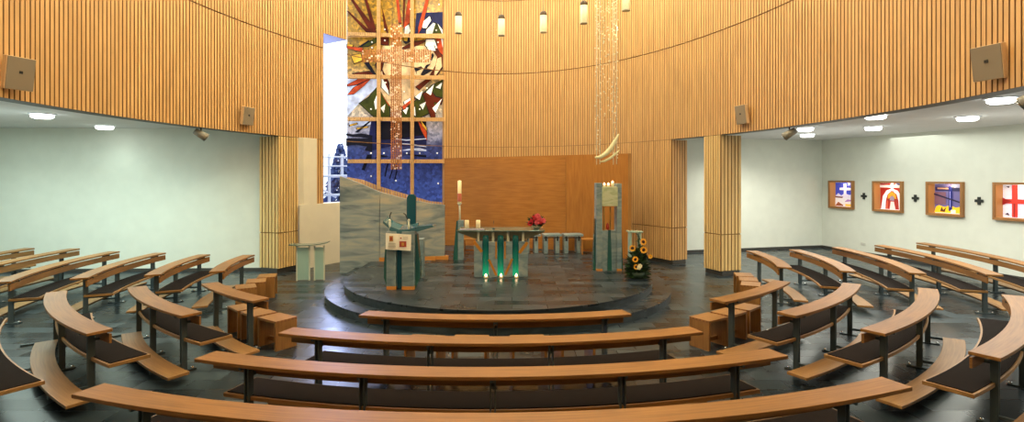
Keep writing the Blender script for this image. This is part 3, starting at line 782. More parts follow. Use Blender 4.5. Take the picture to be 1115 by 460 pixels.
# ------------------------------------------------------------------ wood panel screen and sedilia
wp = thing('wood_panel_screen', 'broad flat orange-brown wood veneer screen behind the altar', 'screen', (.6, 17.05, 0))
PA, PB = at(484.5, 0, 18.4), at(688, 0, 15.9)
def on_panel(t, z, d=0):
    v = PA.lerp(PB, t); tt = (PB - PA); tt.z = 0; tt.normalize(); n = Vector((tt.y, -tt.x, 0)); v = v + n * d
    return Vector((v.x - .6, v.y - 17.05, z))
TS = (613 - 484.5) / (688 - 484.5) * 1.08
for a, b, nm in ((0, TS - .0008, 'veneer_panel'), (TS + .0008, .985, 'veneer_panel'), (.986, 1, 'edge_strip')):
    m = MB(); z0 = .0; zt = lambda t: 3.205 + .06 * t
    q = [on_panel(a, z0, .05), on_panel(b, z0, .05), on_panel(b, z0, -.03), on_panel(a, z0, -.03)]
    tp = [Vector((v.x, v.y, zt(a if i in (0, 3) else b))) for i, v in enumerate(q)]
    m.hexa(q, tp); m.build(nm, M['panel'] if nm == 'veneer_panel' else M['stool'], wp)
SDY = 16.1
def sedile(px0, px1, label):
    k_ = SDY / F; w = (px1 - px0) * k_
    r = thing('stone_stool', label, 'seat', (at((px0 + px1) / 2, 0, SDY).x, SDY + .02, ZP), .12, 'stone seats along the wood screen')
    box_part('seat_slab', M['stone2'], r, .04, .02, .53, w + .08, .42, .07, bevel=.01)
    for s in (-1, 1):
        box_part('leg', M['stone2'], r, s * (w / 2 - .06), -.05, .25, .12, .28, .49)
        box_part('bracket', M['black'], r, s * (w / 2 - .06), -.2, .44, .05, .02, .14)
    box_part('bar', M['black'], r, 0, -.19, .47, w, .02, .03)
sedile(571, 585, 'grey stone seat half hidden behind the right end of the altar')
sedile(591, 608, 'grey stone seat with black brackets, middle one along the wood screen')
sedile(613, 631, 'grey stone seat with black brackets, next to the small wooden stool')
for px, lab in ((640.5, 'low reddish wooden stool left of the tabernacle, beside the stone seats'), (513, 'dim wooden stool behind the left end of the altar')):
    r = thing('wooden_stool', lab, 'stool', (at(px, 0, 15.9).x, 15.85, ZP), 0, 'wooden stools on the platform')
    box_part('seat', M['panel'], r, 0, 0, .44, .42, .36, .03)
    for s in (-1, 1): box_part('side_panel', M['panel'], r, s * .195, 0, .2125, .03, .36, .425)
    box_part('stretcher', M['panel'], r, 0, .1, .1, .36, .03, .06)

# ------------------------------------------------------------------ curved stone screen
ss_ = thing('stone_screen', 'veined green-grey stone screen with sloping curved top under the mosaic window', 'screen', (-3.2, 14.6, 0))
tops = [(370, 192), (381, 196), (392, 200), (405, 206), (413, 209), (425, 212.5), (436, 215.5), (450, 218.5), (467, 221.5), (484, 223.6)]
def ssp(px, d=0): 
    t = (px - 370) / 114; Y = 14.45 + .35 * t - .10 * math.sin(PI * t) + d
    return Y
def screen_piece(lst, name, zb):
    m = MB()
    for (a, ya), (b, yb) in zip(lst, lst[1:]):
        A0, B0 = at(a, ya, ssp(a)), at(b, yb, ssp(b)); o = ss_.location
        q = [Vector((A0.x, ssp(a), zb)), Vector((B0.x, ssp(b), zb)), Vector((B0.x, ssp(b) + .12, zb)), Vector((A0.x, ssp(a) + .12, zb))]
        tp = [Vector((v.x, v.y, (A0.z if i in (0, 3) else B0.z))) - o for i, v in enumerate(q)]
        m.hexa([v - o for v in q], tp)
    m.build(name, M['stone'], ss_)
screen_piece(tops[:5], 'stone_slab', .0); screen_piece([(413.6, 209.2)] + tops[5:], 'stone_slab', .40)
for px in (417, 464, 478):
    p = at(px, 0, ssp(px)); m = MB(); m.box(p.x - ss_.location.x, p.y + .06 - ss_.location.y, .37, .5 if px != 417 else .2, .16, .1); m.build('wooden_foot', M['oakfoot'], ss_)

# ------------------------------------------------------------------ mosaic window
def mosaic_mat():
    m, nt, b = new_mat('glass_mosaic')
    tc = nt.nodes.new('ShaderNodeTexCoord'); sp = nt.nodes.new('ShaderNodeSeparateXYZ'); nt.links.new(tc.outputs['Object'], sp.inputs[0])
    mr = nt.nodes.new('ShaderNodeMapRange'); mr.inputs[1].default_value = 1.5; mr.inputs[2].default_value = 9.2
    n = nt.nodes.new('ShaderNodeTexNoise'); n.inputs['Scale'].default_value = .9; n.inputs['Detail'].default_value = 3
    nt.links.new(tc.outputs['Object'], n.inputs['Vector'])
    ad = nt.nodes.new('ShaderNodeMath'); ad.operation = 'MULTIPLY_ADD'; ad.inputs[1].default_value = .7; nt.links.new(n.outputs['Fac'], ad.inputs[0]); 
    nt.links.new(sp.outputs['Z'], ad.inputs[2]); nt.links.new(ad.outputs[0], mr.inputs[0])
    r = ramp(nt, [(0, rgb(58, 86, 180)), (.26, rgb(40, 60, 130)), (.33, rgb(46, 62, 120)), (.40, rgb(150, 154, 180)), (.52, rgb(190, 176, 146)), (.66, rgb(176, 146, 90)), (.72, rgb(158, 122, 36)), (1, rgb(166, 124, 28))])
    nt.links.new(mr.outputs[0], r.inputs['Fac'])
    v = nt.nodes.new('ShaderNodeTexVoronoi'); v.inputs['Scale'].default_value = 11; nt.links.new(tc.outputs['Object'], v.inputs['Vector'])
    hs = nt.nodes.new('ShaderNodeSeparateColor'); nt.links.new(v.outputs['Color'], hs.inputs[0])
    r2 = ramp(nt, [(0, (.3, .34, .42, 1)), (.5, (.9, .88, .85, 1)), (1, (1.6, 1.5, 1.4, 1))]); nt.links.new(hs.outputs[0], r2.inputs['Fac'])
    mx = nt.nodes.new('ShaderNodeMix'); mx.data_type = 'RGBA'; mx.blend_type = 'MULTIPLY'; mx.inputs['Factor'].default_value = .8
    nt.links.new(r.outputs['Color'], mx.inputs[6]); nt.links.new(r2.outputs['Color'], mx.inputs[7])
    nt.links.new(mx.outputs[2], b.inputs['Base Color']); nt.links.new(mx.outputs[2], b.inputs['Emission Color']); b.inputs['Emission Strength'].default_value = .28  # daylight behind the mosaic put in as emission
    b.inputs['Roughness'].default_value = .3
    return m
def gl(name, c, es=.45):
    m, nt, b = new_mat(name); tc = nt.nodes.new('ShaderNodeTexCoord')
    n = nt.nodes.new('ShaderNodeTexNoise'); n.inputs['Scale'].default_value = 3.5; n.inputs['Detail'].default_value = 4; nt.links.new(tc.outputs['Object'], n.inputs['Vector'])
    r = ramp(nt, [(.3, tuple(x * .45 for x in c[:3]) + (1,)), (.65, c)]); nt.links.new(n.outputs['Fac'], r.inputs['Fac'])
    nt.links.new(r.outputs['Color'], b.inputs['Base Color']); nt.links.new(r.outputs['Color'], b.inputs['Emission Color']); b.inputs['Emission Strength'].default_value = es  # backlight of the glass pieces put in as emission
    b.inputs['Roughness'].default_value = .5; b.inputs['Specular IOR Level'].default_value = .15
    return m
G = {'brown': gl('brown_glass', rgb(98, 34, 14), .3), 'red': gl('red_glass', rgb(196, 74, 36), .4), 'navy': gl('navy_glass', rgb(30, 36, 84), .3), 'white': gl('white_glass', rgb(252, 250, 240), .6),
     'green': gl('green_glass', rgb(64, 70, 22), .35), 'tan': gl('tan_glass', rgb(226, 196, 150), .5), 'black': gl('black_glass', rgb(18, 20, 38), .1), 'blue': gl('blue_glass', rgb(72, 100, 200), .5), 'ice': gl('ice_glass', rgb(196, 206, 232), .55), 'gold': gl('gold_glass', rgb(222, 176, 60), .45)}
mo = thing('mosaic_window', 'tall glass mosaic of golden rays above deep blue, in the opening behind the hanging cross', 'mosaic', (-4.2, YM, 0))
OX, OY = -4.2, YM
def mp(px, py, d=0):
    v = at(px, py, YM - d); return Vector((v.x - OX, v.y - OY, v.z))
m = MB(); lo = [(378, 193), (395, 196), (413, 203), (436, 210), (450, 214), (467, 219), (484.5, 221)]
pts = [Vector((mp(x, y).x, 0, .25)) for x, y in lo] + [Vector((mp(484.5, 0).x, 0, ZT)), Vector((mp(378, 0).x, 0, ZT))]
m.face(pts); m.face([p + Vector((0, .06, 0)) for p in reversed(pts)])
m.build('mosaic_glass', mosaic_mat(), mo, merge=False)
cA = lambda x, y: (370 + x / 7.667, y / 7.667)
cB = lambda x, y: (370 + x / 5.75, 50 + y / 5.75)
cC = lambda x, y: (370 + x / 5.52, 125 + y / 5.52)
SH = [
 ('tan', cB, [(270, 0), (560, 0), (610, 60), (590, 190), (470, 330), (390, 400), (310, 420), (250, 300), (250, 60)], .02),
 ('ice', cB, [(48, 190), (235, 195), (235, 260), (130, 350), (48, 440)], .02),
 ('brown', cA, [(62, 95), (75, 95), (250, 255), (295, 272), (215, 262)], .04), ('brown', cA, [(75, -30), (92, -30), (290, 230), (303, 268), (245, 264), (225, 215)], .045),
 ('brown', cA, [(198, -30), (220, -30), (300, 235), (275, 262)], .04), ('brown', cA, [(340, -30), (352, 60), (395, 220), (405, 280), (372, 240)], .04),
 ('red', cA, [(466, -30), (488, -30), (515, 190), (490, 190)], .04), ('brown', cA, [(530, -30), (545, -30), (537, 220), (525, 220)], .04), ('red', cA, [(573, -30), (595, -30), (582, 190), (532, 240)], .045),
 ('red', cA, [(725, -30), (750, -30), (690, 220), (655, 285), (655, 230)], .05), ('navy', cA, [(640, 108), (860, 100), (860, 290), (625, 290)], .03),
 ('white', cA, [(690, 185), (750, 135), (762, 170), (722, 235), (690, 232)], .045), ('white', cA, [(722, 250), (780, 190), (800, 200), (775, 285), (720, 282)], .045), ('green', cA, [(770, 290), (800, 190), (838, 245), (852, 296)], .048), ('white', cA, [(815, 195), (858, 250), (858, 290), (848, 270)], .047),
 ('white', cA, [(545, 225), (575, 205), (590, 260), (560, 300), (540, 280)], .045), ('gold', cA, [(535, 290), (575, 290), (560, 345), (535, 340)], .046), ('black', cA, [(530, 350), (580, 310), (590, 350), (550, 370)], .044),
 ('brown', cA, [(345, 315), (405, 305), (405, 375), (345, 370)], .042), ('white', cA, [(720, 330), (790, 330), (815, 400), (750, 420), (715, 380)], .045), ('red', cA, [(805, 325), (845, 325), (860, 400), (860, 460), (830, 430)], .046), ('white', cA, [(845, 325), (862, 325), (862, 410)], .046),
 ('red', cA, [(62, 375), (110, 392), (190, 402), (186, 435), (62, 402)], .05), ('gold', cA, [(62, 368), (112, 375), (106, 390), (62, 382)], .052),
 ('green', cA, [(160, 390), (300, 315), (310, 350), (240, 385)], .04), ('black', cA, [(160, 388), (240, 335), (250, 345), (175, 395)], .045), ('brown', cA, [(525, 395), (620, 350), (720, 335), (690, 360), (600, 395), (530, 412)], .048),
 ('brown', cB, [(235, 95), (275, 100), (262, 150), (240, 170), (225, 120)], .05), ('black', cB, [(150, 105), (180, 100), (235, 190), (205, 175)], .05), ('brown', cB, [(80, 172), (180, 160), (235, 185), (235, 196), (90, 182)], .045),
 ('red', cB, [(48, 242), (120, 206), (200, 200), (110, 240), (50, 252)], .05), ('red', cB, [(50, 305), (90, 260), (195, 205), (150, 250), (90, 300)], .052), ('gold', cB, [(70, 60), (130, 50), (140, 90), (90, 110)], .04),
 ('brown', cB, [(262, 140), (305, 230), (312, 300), (285, 240)], .05), ('white', cB, [(262, 200), (300, 260), (308, 310), (262, 260)], .045), ('red', cB, [(250, 285), (310, 370), (308, 390), (248, 310)], .05),
 ('green', cB, [(122, 360), (180, 325), (235, 258), (312, 385), (312, 450), (220, 450)], .055), ('white', cB, [(215, 350), (235, 300), (235, 390), (222, 400)], .06), ('white', cB, [(255, 390), (285, 365), (275, 420)], .06),
 ('black', cB, [(465, 140), (510, 128), (520, 140), (480, 160), (485, 185)], .05), ('black', cB, [(505, 180), (540, 120), (570, 110), (545, 140), (585, 150), (520, 190)], .05), ('black', cB, [(560, 80), (580, 40), (590, 60), (575, 95)], .05),
 ('brown', cB, [(575, 20), (610, 20), (645, 70), (645, 130), (600, 195), (555, 195), (600, 120), (610, 70)], .042), ('white', cB, [(545, 10), (590, 0), (600, 30), (560, 30)], .06), ('red', cB, [(605, 0), (650, 0), (652, 60), (620, 30)], .045),
 ('tan', cB, [(610, 80), (635, 70), (640, 130), (600, 185), (590, 180)], .06), ('brown', cB, [(475, 255), (560, 195), (580, 205), (500, 275)], .06),
 ('green', cB, [(390, 400), (480, 340), (570, 250), (652, 210), (652, 310), (560, 420), (500, 450), (390, 450)], .045), ('brown', cB, [(520, 300), (570, 280), (600, 320), (645, 330), (630, 370), (590, 350), (600, 450), (570, 450)], .055),
 ('white', cB, [(400, 350), (450, 320), (465, 330), (410, 375)], .06), ('red', cB, [(390, 380), (460, 325), (470, 335), (400, 400)], .062), ('white', cB, [(540, 290), (590, 240), (570, 310)], .06), ('white', cB, [(470, 320), (520, 280), (500, 340)], .06), ('white', cB, [(500, 370), (540, 350), (520, 400)], .06), ('white', cB, [(600, 260), (640, 230), (630, 270)], .06), ('white', cB, [(395, 405), (430, 385), (415, 430)], .06), ('white', cB, [(580, 390), (640, 330), (600, 420)], .06), ('white', cB, [(440, 420), (470, 380), (475, 440)], .06),
 ('navy', cC, [(190, 30), (520, 30), (520, 200), (420, 190), (310, 190), (190, 215), (150, 210), (170, 180), (180, 90)], .03), ('black', cC, [(215, 40), (310, 45), (370, 30), (520, 40), (520, 120), (330, 150), (215, 150)], .035),
 ('black', cC, [(38, 112), (80, 118), (130, 112), (195, 125), (195, 145), (120, 135), (80, 135), (38, 125)], .05), ('black', cC, [(38, 142), (195, 142), (195, 195), (150, 190), (100, 180), (38, 188)], .048), ('black', cC, [(150, 215), (190, 150), (195, 225)], .05),
 ('ice', cC, [(330, 142), (400, 150), (520, 142), (520, 147), (400, 157), (330, 148)], .06), ('ice', cC, [(375, 172), (450, 178), (520, 190), (520, 195), (440, 186), (375, 178)], .06),
 ('red', cC, [(465, 25), (500, 70), (522, 105), (522, 155), (488, 90)], .055), ('gold', cC, [(480, 25), (522, 80), (522, 98), (498, 66)], .057),
 ('ice', cC, [(55, 40), (190, 30), (185, 60), (60, 75)], .04), ('gold', cC, [(60, 60), (100, 50), (105, 58), (62, 70)], .05), ('gold', cC, [(100, 80), (170, 70), (165, 78), (105, 88)], .05), ('black', cC, [(90, 105), (180, 35), (190, 38), (110, 108)], .05),
 ('black', cC, [(130, 332), (165, 240), (192, 240), (188, 300), (170, 280), (148, 336)], .05), ('black', cC, [(205, 265), (240, 240), (300, 250), (235, 258)], .05),
 ('black', cC, [(268, 372), (275, 330), (290, 280), (297, 280), (283, 335), (275, 374)], .05), ('black', cC, [(296, 385), (310, 340), (322, 285), (330, 288), (316, 345), (304, 386)], .05), ('black', cC, [(326, 392), (338, 340), (335, 310), (352, 280), (358, 284), (343, 312), (346, 345), (333, 394)], .05),
 ('black', cC, [(375, 236), (520, 244), (520, 256), (450, 250)], .05), ('ice', cC, [(372, 215), (420, 205), (480, 200), (520, 212), (520, 220), (440, 215)], .055),
]
for col, cf, pl_, d in SH:
    m = MB(); q = [mp(*cf(x, y), d) for x, y in pl_]
    m.face(q)
    if col in ('white', 'red', 'green', 'brown', 'gold'):      # dark leading round the piece
        c = sum(q, Vector()) / len(q)
        m.face([v + (v - c).normalized() * .035 + Vector((0, .006, 0)) for v in q], None, 1)
    m.build('glass_shard', [G[col], G['black']], mo, merge=False)
m = MB()      # small clear glass studs
for x, y in ((405, 46), (405, 52), (419, 32), (419, 44), (475, 33), (477, 46), (404, 119), (418, 119), (443, 118), (457, 119), (476, 118), (404, 167), (418, 167), (443, 167), (457, 167), (476, 167), (404, 177), (418, 177), (443, 177), (458, 177), (476, 177), (477, 200), (404, 192), (431, 197), (420, 90), (440, 100), (465, 96), (447, 10), (478, 5), (462, 130), (430, 140)):
    m.ball(mp(x, y, .1), .035)

m.build('glass_stud', G['white'], mo)
# timber grid of slats in front of the mosaic
def vbar(px, w, ytop, ybot):
    m = MB(); a, b = mp(px, ybot, .25), mp(px, ytop, .25)
    for k in range(2): m.box(a.x + (k - .5) * w / 2, a.y, (a.z + ZT) / 2, w / 2 * .84, .07, ZT - a.z)
    m.box(a.x, a.y + .04, (a.z + ZT) / 2, w * .95, .03, ZT - a.z); m.build('vertical_slats', M['batten'], mo)
vbar(412.3, .125, 0, 206); vbar(448.8, .125, 0, 215)
for ya, yb in ((37, 40), (83, 85), (129.6, 130.4), (175.8, 175.8)):
    m = MB(); xa, xb = mp(378.5, ya, .2), mp(484, yb, .2); n = 44
    for k in range(n):
        t = (k + .5) / n; v = xa.lerp(xb, t); m.box(v.x, v.y, v.z, (xb.x - xa.x) / n * .78, .05, .135)
    v = xa.lerp(xb, .5); m.box(v.x, v.y + .03, v.z, xb.x - xa.x, .02, .13)
    m.build('slat_rail', M['batten'], mo)
m = MB()
for (xa, ya), (xb, yb) in zip(lo, lo[1:]):
    k = max(2, int((xb - xa) / 2.6))
    for j in range(k):
        a, b = mp(xa + (xb - xa) * j / k, ya + (yb - ya) * j / k, .12), mp(xa + (xb - xa) * (j + .78) / k, ya + (yb - ya) * (j + .78) / k, .12)
        q = [a, b, b + Vector((0, .05, 0)), a + Vector((0, .05, 0))]
        m.hexa([v - Vector((0, 0, .42)) for v in q], q)
m.build('foot_slats', M['batten'], mo)

# hanging cross of small glass plates
CY = 16.6
hc_ = thing('hanging_cross', 'tall rose-gold cross of small glittering plates hanging before the mosaic window', 'cross', (at(431.3, 0, CY).x, CY, 0))
mg = plain('rose_gold_plate', rgb(206, 140, 90), .25, .35, emit=(.8, .45, .25, 1), es=.0); mg2 = plain('glint_plate', rgb(250, 222, 200), .15, .1, emit=(1, .85, .75, 1), es=.06); mg3 = plain('bronze_slat', rgb(172, 106, 54), .4, .2)  # pale plates paint the sparkles, by colour and slight emission
def plates(name, x0, x1, y0, y1, nx, pitch):
    k = CY / F; m = MB()
    zt, zb = EYE - (y0 - 192) * k, EYE - (y1 - 192) * k; xa, xb = (x0 - 431.3) * k, (x1 - 431.3) * k
    for i in range(nx):
        x = xa + (xb - xa) * (i + .5) / nx; w = (xb - xa) / nx
        m.box(x, .02, (zt + zb) / 2, w * .42, .02, zt - zb, mi=2)
        nz = int((zt - zb) / pitch)
        for j in range(nz):
            z = zb + pitch * (j + .5 + .25 * (i % 2)); u = random.random()
            m.box(x + random.uniform(-.1, .1) * w, -.01 - random.random() * .02, z, w * random.uniform(.5, .85), .012, pitch * random.uniform(.45, .8), random.uniform(-.3, .3), 1 if u < .17 else (0 if u < .75 else 2))
    return m.build(name, [mg, mg2, mg3], hc_)
plates('upright', 425.2, 437.6, 25.5, 185, 6, .075)
plates('crossbeam', 394, 425, 53.5, 68, 13, .075)
plates('crossbeam', 437.8, 470, 53.5, 68, 13, .075)
m = MB()
for x in (-.12, .12): m.tube([(x, 0, 7.2), (x, 0, ZT)], .006, 5)
m.build('hanging_wire', M['steel'], hc_)

# ------------------------------------------------------------------ window beside the mosaic, and what is outside
wn = MB(); a, b = at(351, 0, 17.2), at(380, 0, YM + .05)
wn.face([(a.x - .3, a.y, 1.5), (b.x, b.y, 1.5), (b.x, b.y, 8.2), (a.x - .3, a.y, 8.2)])
w1 = struct(wn.build('window_1', M['glass']))
ou = MB(); ou.face([(-40, 17.5, -.3), (0, 21.6, -.3), (0, 60, -.3), (-40, 60, -.3)]); struct(ou.build('ground_outside', M['snow']))
rl = thing('balcony_railing', 'white metal railing outside the tall window', 'railing', (-8, 23, 0))
RX = lambda px: (px - 557.5) / F * 23 + 8
RZ = lambda py: EYE - (py - 192) / F * 23
m = MB()
for y0 in (171, 181, 192): m.tube([(RX(335), 0, RZ(y0)), (RX(400), 0, RZ(y0))], .03 if y0 != 192 else .06, 8)
m.build('rail', M['railing'], rl)
for x0 in (358, 372, 385): 
    m = MB(); m.box(RX(x0), .05, (RZ(168) + -.3) / 2, .1, .08, RZ(168) + .3); m.build('post', M['railing'], rl)
m = MB(); m.tube([(RX(352), 0, RZ(207)), (RX(366), .0, RZ(215))], .05, 8); m.tube([(RX(350), 0, RZ(213)), (RX(400), 0, RZ(211))], .05, 8); m.build('brace', M['railing'], rl)
TYY = 34; fr = thing('fir_tree', 'dark bluish fir tree outside behind the white railing', 'tree', (at(370.5, 0, TYY).x, TYY, -.3))
tipz = EYE - (158 - 192) / F * TYY + .3
m = MB(); m.tube([(0, 0, 0), (0, 0, tipz * .95)], [.16, .03], 8); m.build('trunk', M['trunk'], fr)
m = MB()
for k in range(900):
    h_ = random.random() ** .8; z = tipz * (.06 + .94 * (1 - h_)); R_ = .12 + 1.35 * h_ ** .85
    a = random.uniform(0, 2 * PI); r_ = R_ * random.uniform(.75, 1.1)
    leaf(m, Vector((math.cos(a) * r_ * .35, math.sin(a) * r_ * .35, z + .1)), Vector((math.cos(a) * r_, math.sin(a) * r_, z - .2 * r_)), .13)
m.build('branches', M['fir'], fr)

# ------------------------------------------------------------------ glass side table on the left
t = thing('glass_side_table', 'small frosted green glass side table beside the fluted left column', 'table', (at(338.5, 0, 13.5).x, 13.5, 0), .12)
k_ = 13.5 / F
m = MB(); n = 8
for i in range(n):
    xa, xb = (-21.5 + 40 * i / n) * k_, (-21.5 + 40 * (i + 1) / n) * k_; f = lambda x: .885 + .06 * (x + .3) + .03 * (x / .4) ** 2
    q = [Vector((xa, -.16, f(xa))), Vector((xb, -.16, f(xb))), Vector((xb, .2, f(xb))), Vector((xa, .2, f(xa)))]
    m.hexa([v - Vector((0, 0, .022)) for v in q], q)
m.build('glass_top', M['gtop'], t)
for x0, x1 in ((-14.5, -1.5), (4, 14)):
    m = MB(); m.box((x0 + x1) / 2 * k_, 0, .42, (x1 - x0) * k_, .04, .80); lg = m.build('glass_leg', M['gpale'], t)
    for x in (x0, x1):
        m = MB(); m.box(x * k_, 0, .43, .03, .05, .86); m.build('corner_post', M['post'], lg)

# ------------------------------------------------------------------ lit glass boxes on the right wall and small crosses
def frame_local(s): return RC - U * s
MFR = wood('box_frame_wood', (.30, .13, .04, 1), (.40, .19, .06, 1), .45, 'UV', (1.5, 20, 20), .15)
MIN_ = plain('box_lining', rgb(196, 140, 80), .6, emit=(1, .55, .2, 1), es=.03)
def gbox(k):
    s = frames[k]; p = frame_local(s + FW / 2)
    lab = ['deep wooden wall box, lit glass of a white cross on blue', 'deep wooden wall box, lit glass of two white arcs on red', 'deep wooden wall box, lit glass of a dark blue cross over yellow', 'deep wooden wall box, lit glass of a red cross on white', ''][k]
    r = thing('lit_glass_box', lab, 'glass picture', p, math.atan2(U.y, U.x) + PI, 0 or 'lit glass boxes on the right wall')
    # local +x runs along the wall towards the viewer (rot), local y = normal
    r.rotation_euler = (0, 0, math.atan2(-U.y, -U.x))
    sgn = 1   # local +y = ?
    ly = Vector((-(-U).y, (-U).x, 0)); out = 1 if ly.dot(NRM) > 0 else -1
    w, z0, z1, th, o0, i0 = FW / 2, FZ0, FZ1, .06, .10, -.17
    yo, yi = out * o0, out * i0; yc, yd = (yo + yi) / 2, abs(yo - yi)
    m = MB(); zc, zh = (z0 + z1) / 2, z1 - z0
    m.box(-w + th / 2, yc, zc, th, yd, zh); m.box(w - th / 2, yc, zc, th, yd, zh); m.box(0, yc, z0 + th / 2, FW - 2 * th, yd, th); m.box(0, yc, z1 - th / 2, FW - 2 * th, yd, th)
    m.build('frame', MFR, r)
    m = MB(); e = .012; W_ = w - th - .001
    m.box(-W_ + e / 2, yc - out * .01, zc, e, yd - .03, zh - 2 * th); m.box(W_ - e / 2, yc - out * .01, zc, e, yd - .03, zh - 2 * th); m.box(0, yc - out * .01, z0 + th + e / 2, 2 * W_, yd - .03, e)
    m.build('lining', MIN_, r)
    gw, gz0, gz1 = W_ - .02, z0 + th + .02, z1 - th - .005
    def pane(name, col, poly, d, es=.45):
        mm = MB(); mm.face([Vector((gw * x, out * (i0 + .02 + d), gz0 + (gz1 - gz0) * y)) for x, y in poly]); mm.build(name, GB(col, es), r, merge=False)
    sq = lambda a, b, c, d: [(a, b), (c, b), (c, d), (a, d)]
    if k == 0:
        pane('glass_pane', (62, 76, 190), sq(-1, 0, 1, 1), 0)
        pane('glass_piece', (238, 232, 246), sq(-.15, .5, .1, .95), .02); pane('glass_piece', (246, 236, 240), sq(-.55, .68, .65, .78), .022)
        pane('glass_piece', (224, 214, 236), [(-1, .42), (-.7, .55), (-.4, .45), (-.1, .55), (.4, .48), (.8, .55), (1, .5), (1, .32), (-1, .38)], .015)
        pane('glass_piece', (236, 226, 224), sq(-1, 0, 1, .36), .012); pane('glass_piece', (110, 60, 44), [(-1, .42), (-.2, .4), (-.3, .34), (-1, .36)], .02); pane('glass_piece', (150, 82, 52), [(-1, .0), (-.7, .18), (-.2, .05), (-.2, 0)], .02)
        pane('glass_piece', (250, 190, 60), sq(0, 0, 1, .1), .02); pane('glass_piece', (168, 120, 180), [(-.1, .18), (.2, .3), (.6, .28), (.9, .2), (.5, .22)], .02)
    elif k == 1:
        pane('glass_pane', (168, 40, 30), sq(-1, 0, 1, 1), 0)
        pane('glass_piece', (244, 226, 220), sq(-1, .83, 1, .93), .02); pane('glass_piece', (236, 206, 214), sq(-.12, .7, .12, 1), .022); pane('glass_piece', (66, 60, 130), sq(.3, .9, 1, 1), .018)
        for s2 in (-1, 1):
            pane('glass_piece', (248, 240, 244), [(s2 * .1, .78), (s2 * .45, .72), (s2 * .75, .5), (s2 * .9, 0), (s2 * .55, 0), (s2 * .5, .35), (s2 * .35, .58), (s2 * .1, .68)], .02)
        pane('glass_piece', (230, 160, 40), [(-.35, .4), (-.3, .58), (0, .68), (.3, .58), (.35, .4), (.2, .42), (0, .54), (-.2, .42)], .025)
        pane('glass_piece', (150, 130, 150), [(-.18, .35), (-.15, .48), (.05, .52), (.2, .45), (.15, .33)], .026); pane('glass_piece', (244, 214, 210), [(-.2, 0), (-.1, .3), (.15, .3), (.28, 0)], .024); pane('glass_piece', (206, 90, 66), [(-.5, 0), (-.4, .35), (-.3, .3), (-.32, 0)], .024)
    elif k == 2:
        pane('glass_pane', (104, 98, 150), sq(-1, 0, 1, 1), 0)
        pane('glass_piece', (120, 84, 100), sq(-1, .28, -.25, .72), .012); pane('glass_piece', (190, 196, 240), sq(.3, .88, 1, 1), .02); pane('glass_piece', (40, 40, 84), sq(-.95, .76, .7, .9), .015); pane('glass_piece', (206, 150, 120), sq(-.8, .82, 0, .87), .02)
        pane('glass_piece', (26, 34, 110), sq(-.05, .08, .18, .92), .025); pane('glass_piece', (150, 150, 220), sq(.02, .2, .07, .75), .028); pane('glass_piece', (30, 26, 60), [(-1, .62), (-1, .67), (1, .36), (1, .31)], .03)
        pane('glass_piece', (252, 200, 40), [(-1, .02), (-.9, .2), (-.7, .26), (-.3, .2), (0, .27), (.4, .2), (.8, .25), (1, .1), (1, 0), (-1, 0)], .02); pane('glass_piece', (90, 50, 30), [(-.6, .05), (-.5, .22), (-.4, .1), (-.2, .2), (-.3, .03)], .027); pane('glass_piece', (250, 240, 240), [(.8, .42), (.9, .5), (1, .45), (.95, .36)], .03)
        pane('glass_piece', (250, 240, 210), sq(.1, 0, .4, .12), .028)
    else:
        pane('glass_pane', (232, 230, 240), sq(-1, 0, 1, 1), 0)
        pane('glass_piece', (206, 50, 34), sq(-.5, 0, -.2, 1), .02); pane('glass_piece', (206, 50, 34), sq(-1, .42, 1, .56), .022); pane('glass_piece', (150, 30, 28), [(-1, .36), (-1, .6), (-.5, .49)], .024); pane('glass_piece', (150, 30, 28), sq(-.4, .0, -.33, .42), .026)
        for q in range(6): pane('glass_piece', (170, 160, 220), sq(-.1 + q * .2, .02, -.085 + q * .2, .98), .01)
        for q in range(6): pane('glass_piece', (170, 160, 220), sq(-1, .1 + q * .15, 1, .105 + q * .15), .011)
        pane('glass_piece', (70, 50, 60), [(-.85, .08), (-.7, .14), (-.6, .05)], .03); pane('glass_piece', (70, 50, 60), [(-.8, .95), (-.65, .9), (-.6, .97)], .03)
    lp = bpy.data.lights.new('box_lamp', 'POINT'); lp.energy = 3.5; lp.color = (1, .75, .45); lp.shadow_soft_size = .03
    lo_ = bpy.data.objects.new('box_lamp', lp); COL.objects.link(lo_); v = p + NRM * -.02; lo_.location = (v.x, v.y, FZ1 - .12)
_gb = {}
def GB(c, es):
    if c not in _gb: _gb[c] = plain('lit_glass_%d_%d_%d' % c, rgb(*c), .3, emit=rgb(*c), es=es)
    return _gb[c]
for k in range(4): gbox(k)
for k in range(3):
    s = frames[k] + FW + (FP - FW) / 2; p = frame_local(s); out_ = NRM
    m = MB(); m.box(0, 0, 0, .21, .03, .07); m.box(0, 0, .07, .07, .03, .07); m.box(0, 0, -.07, .07, .03, .07)
    o = m.build('wall_cross', M['cross']); o.location = (p.x + NRM.x * .02, p.y + NRM.y * .02, 1.94); o.rotation_euler = (0, 0, math.atan2(U.y, U.x))
    tag(o, 'small black cross on the white wall between the %s lit glass boxes' % ['first and second', 'second and third', 'third and fourth'][k], 'cross', 'small black crosses on the right wall')
for (x, y), lab in ((((943.5, 269)), 'small white wall outlet low on the wall under the lit glass boxes'),):
    s = 1.75; p = frame_local(s)
    m = MB(); m.box(0, 0, 0, .16, .02, .09); o = m.build('wall_outlet', M['outlet']); o.location = (p.x + NRM.x * .012, p.y + NRM.y * .012, .35); o.rotation_euler = (0, 0, math.atan2(U.y, U.x)); tag(o, lab, 'outlet')

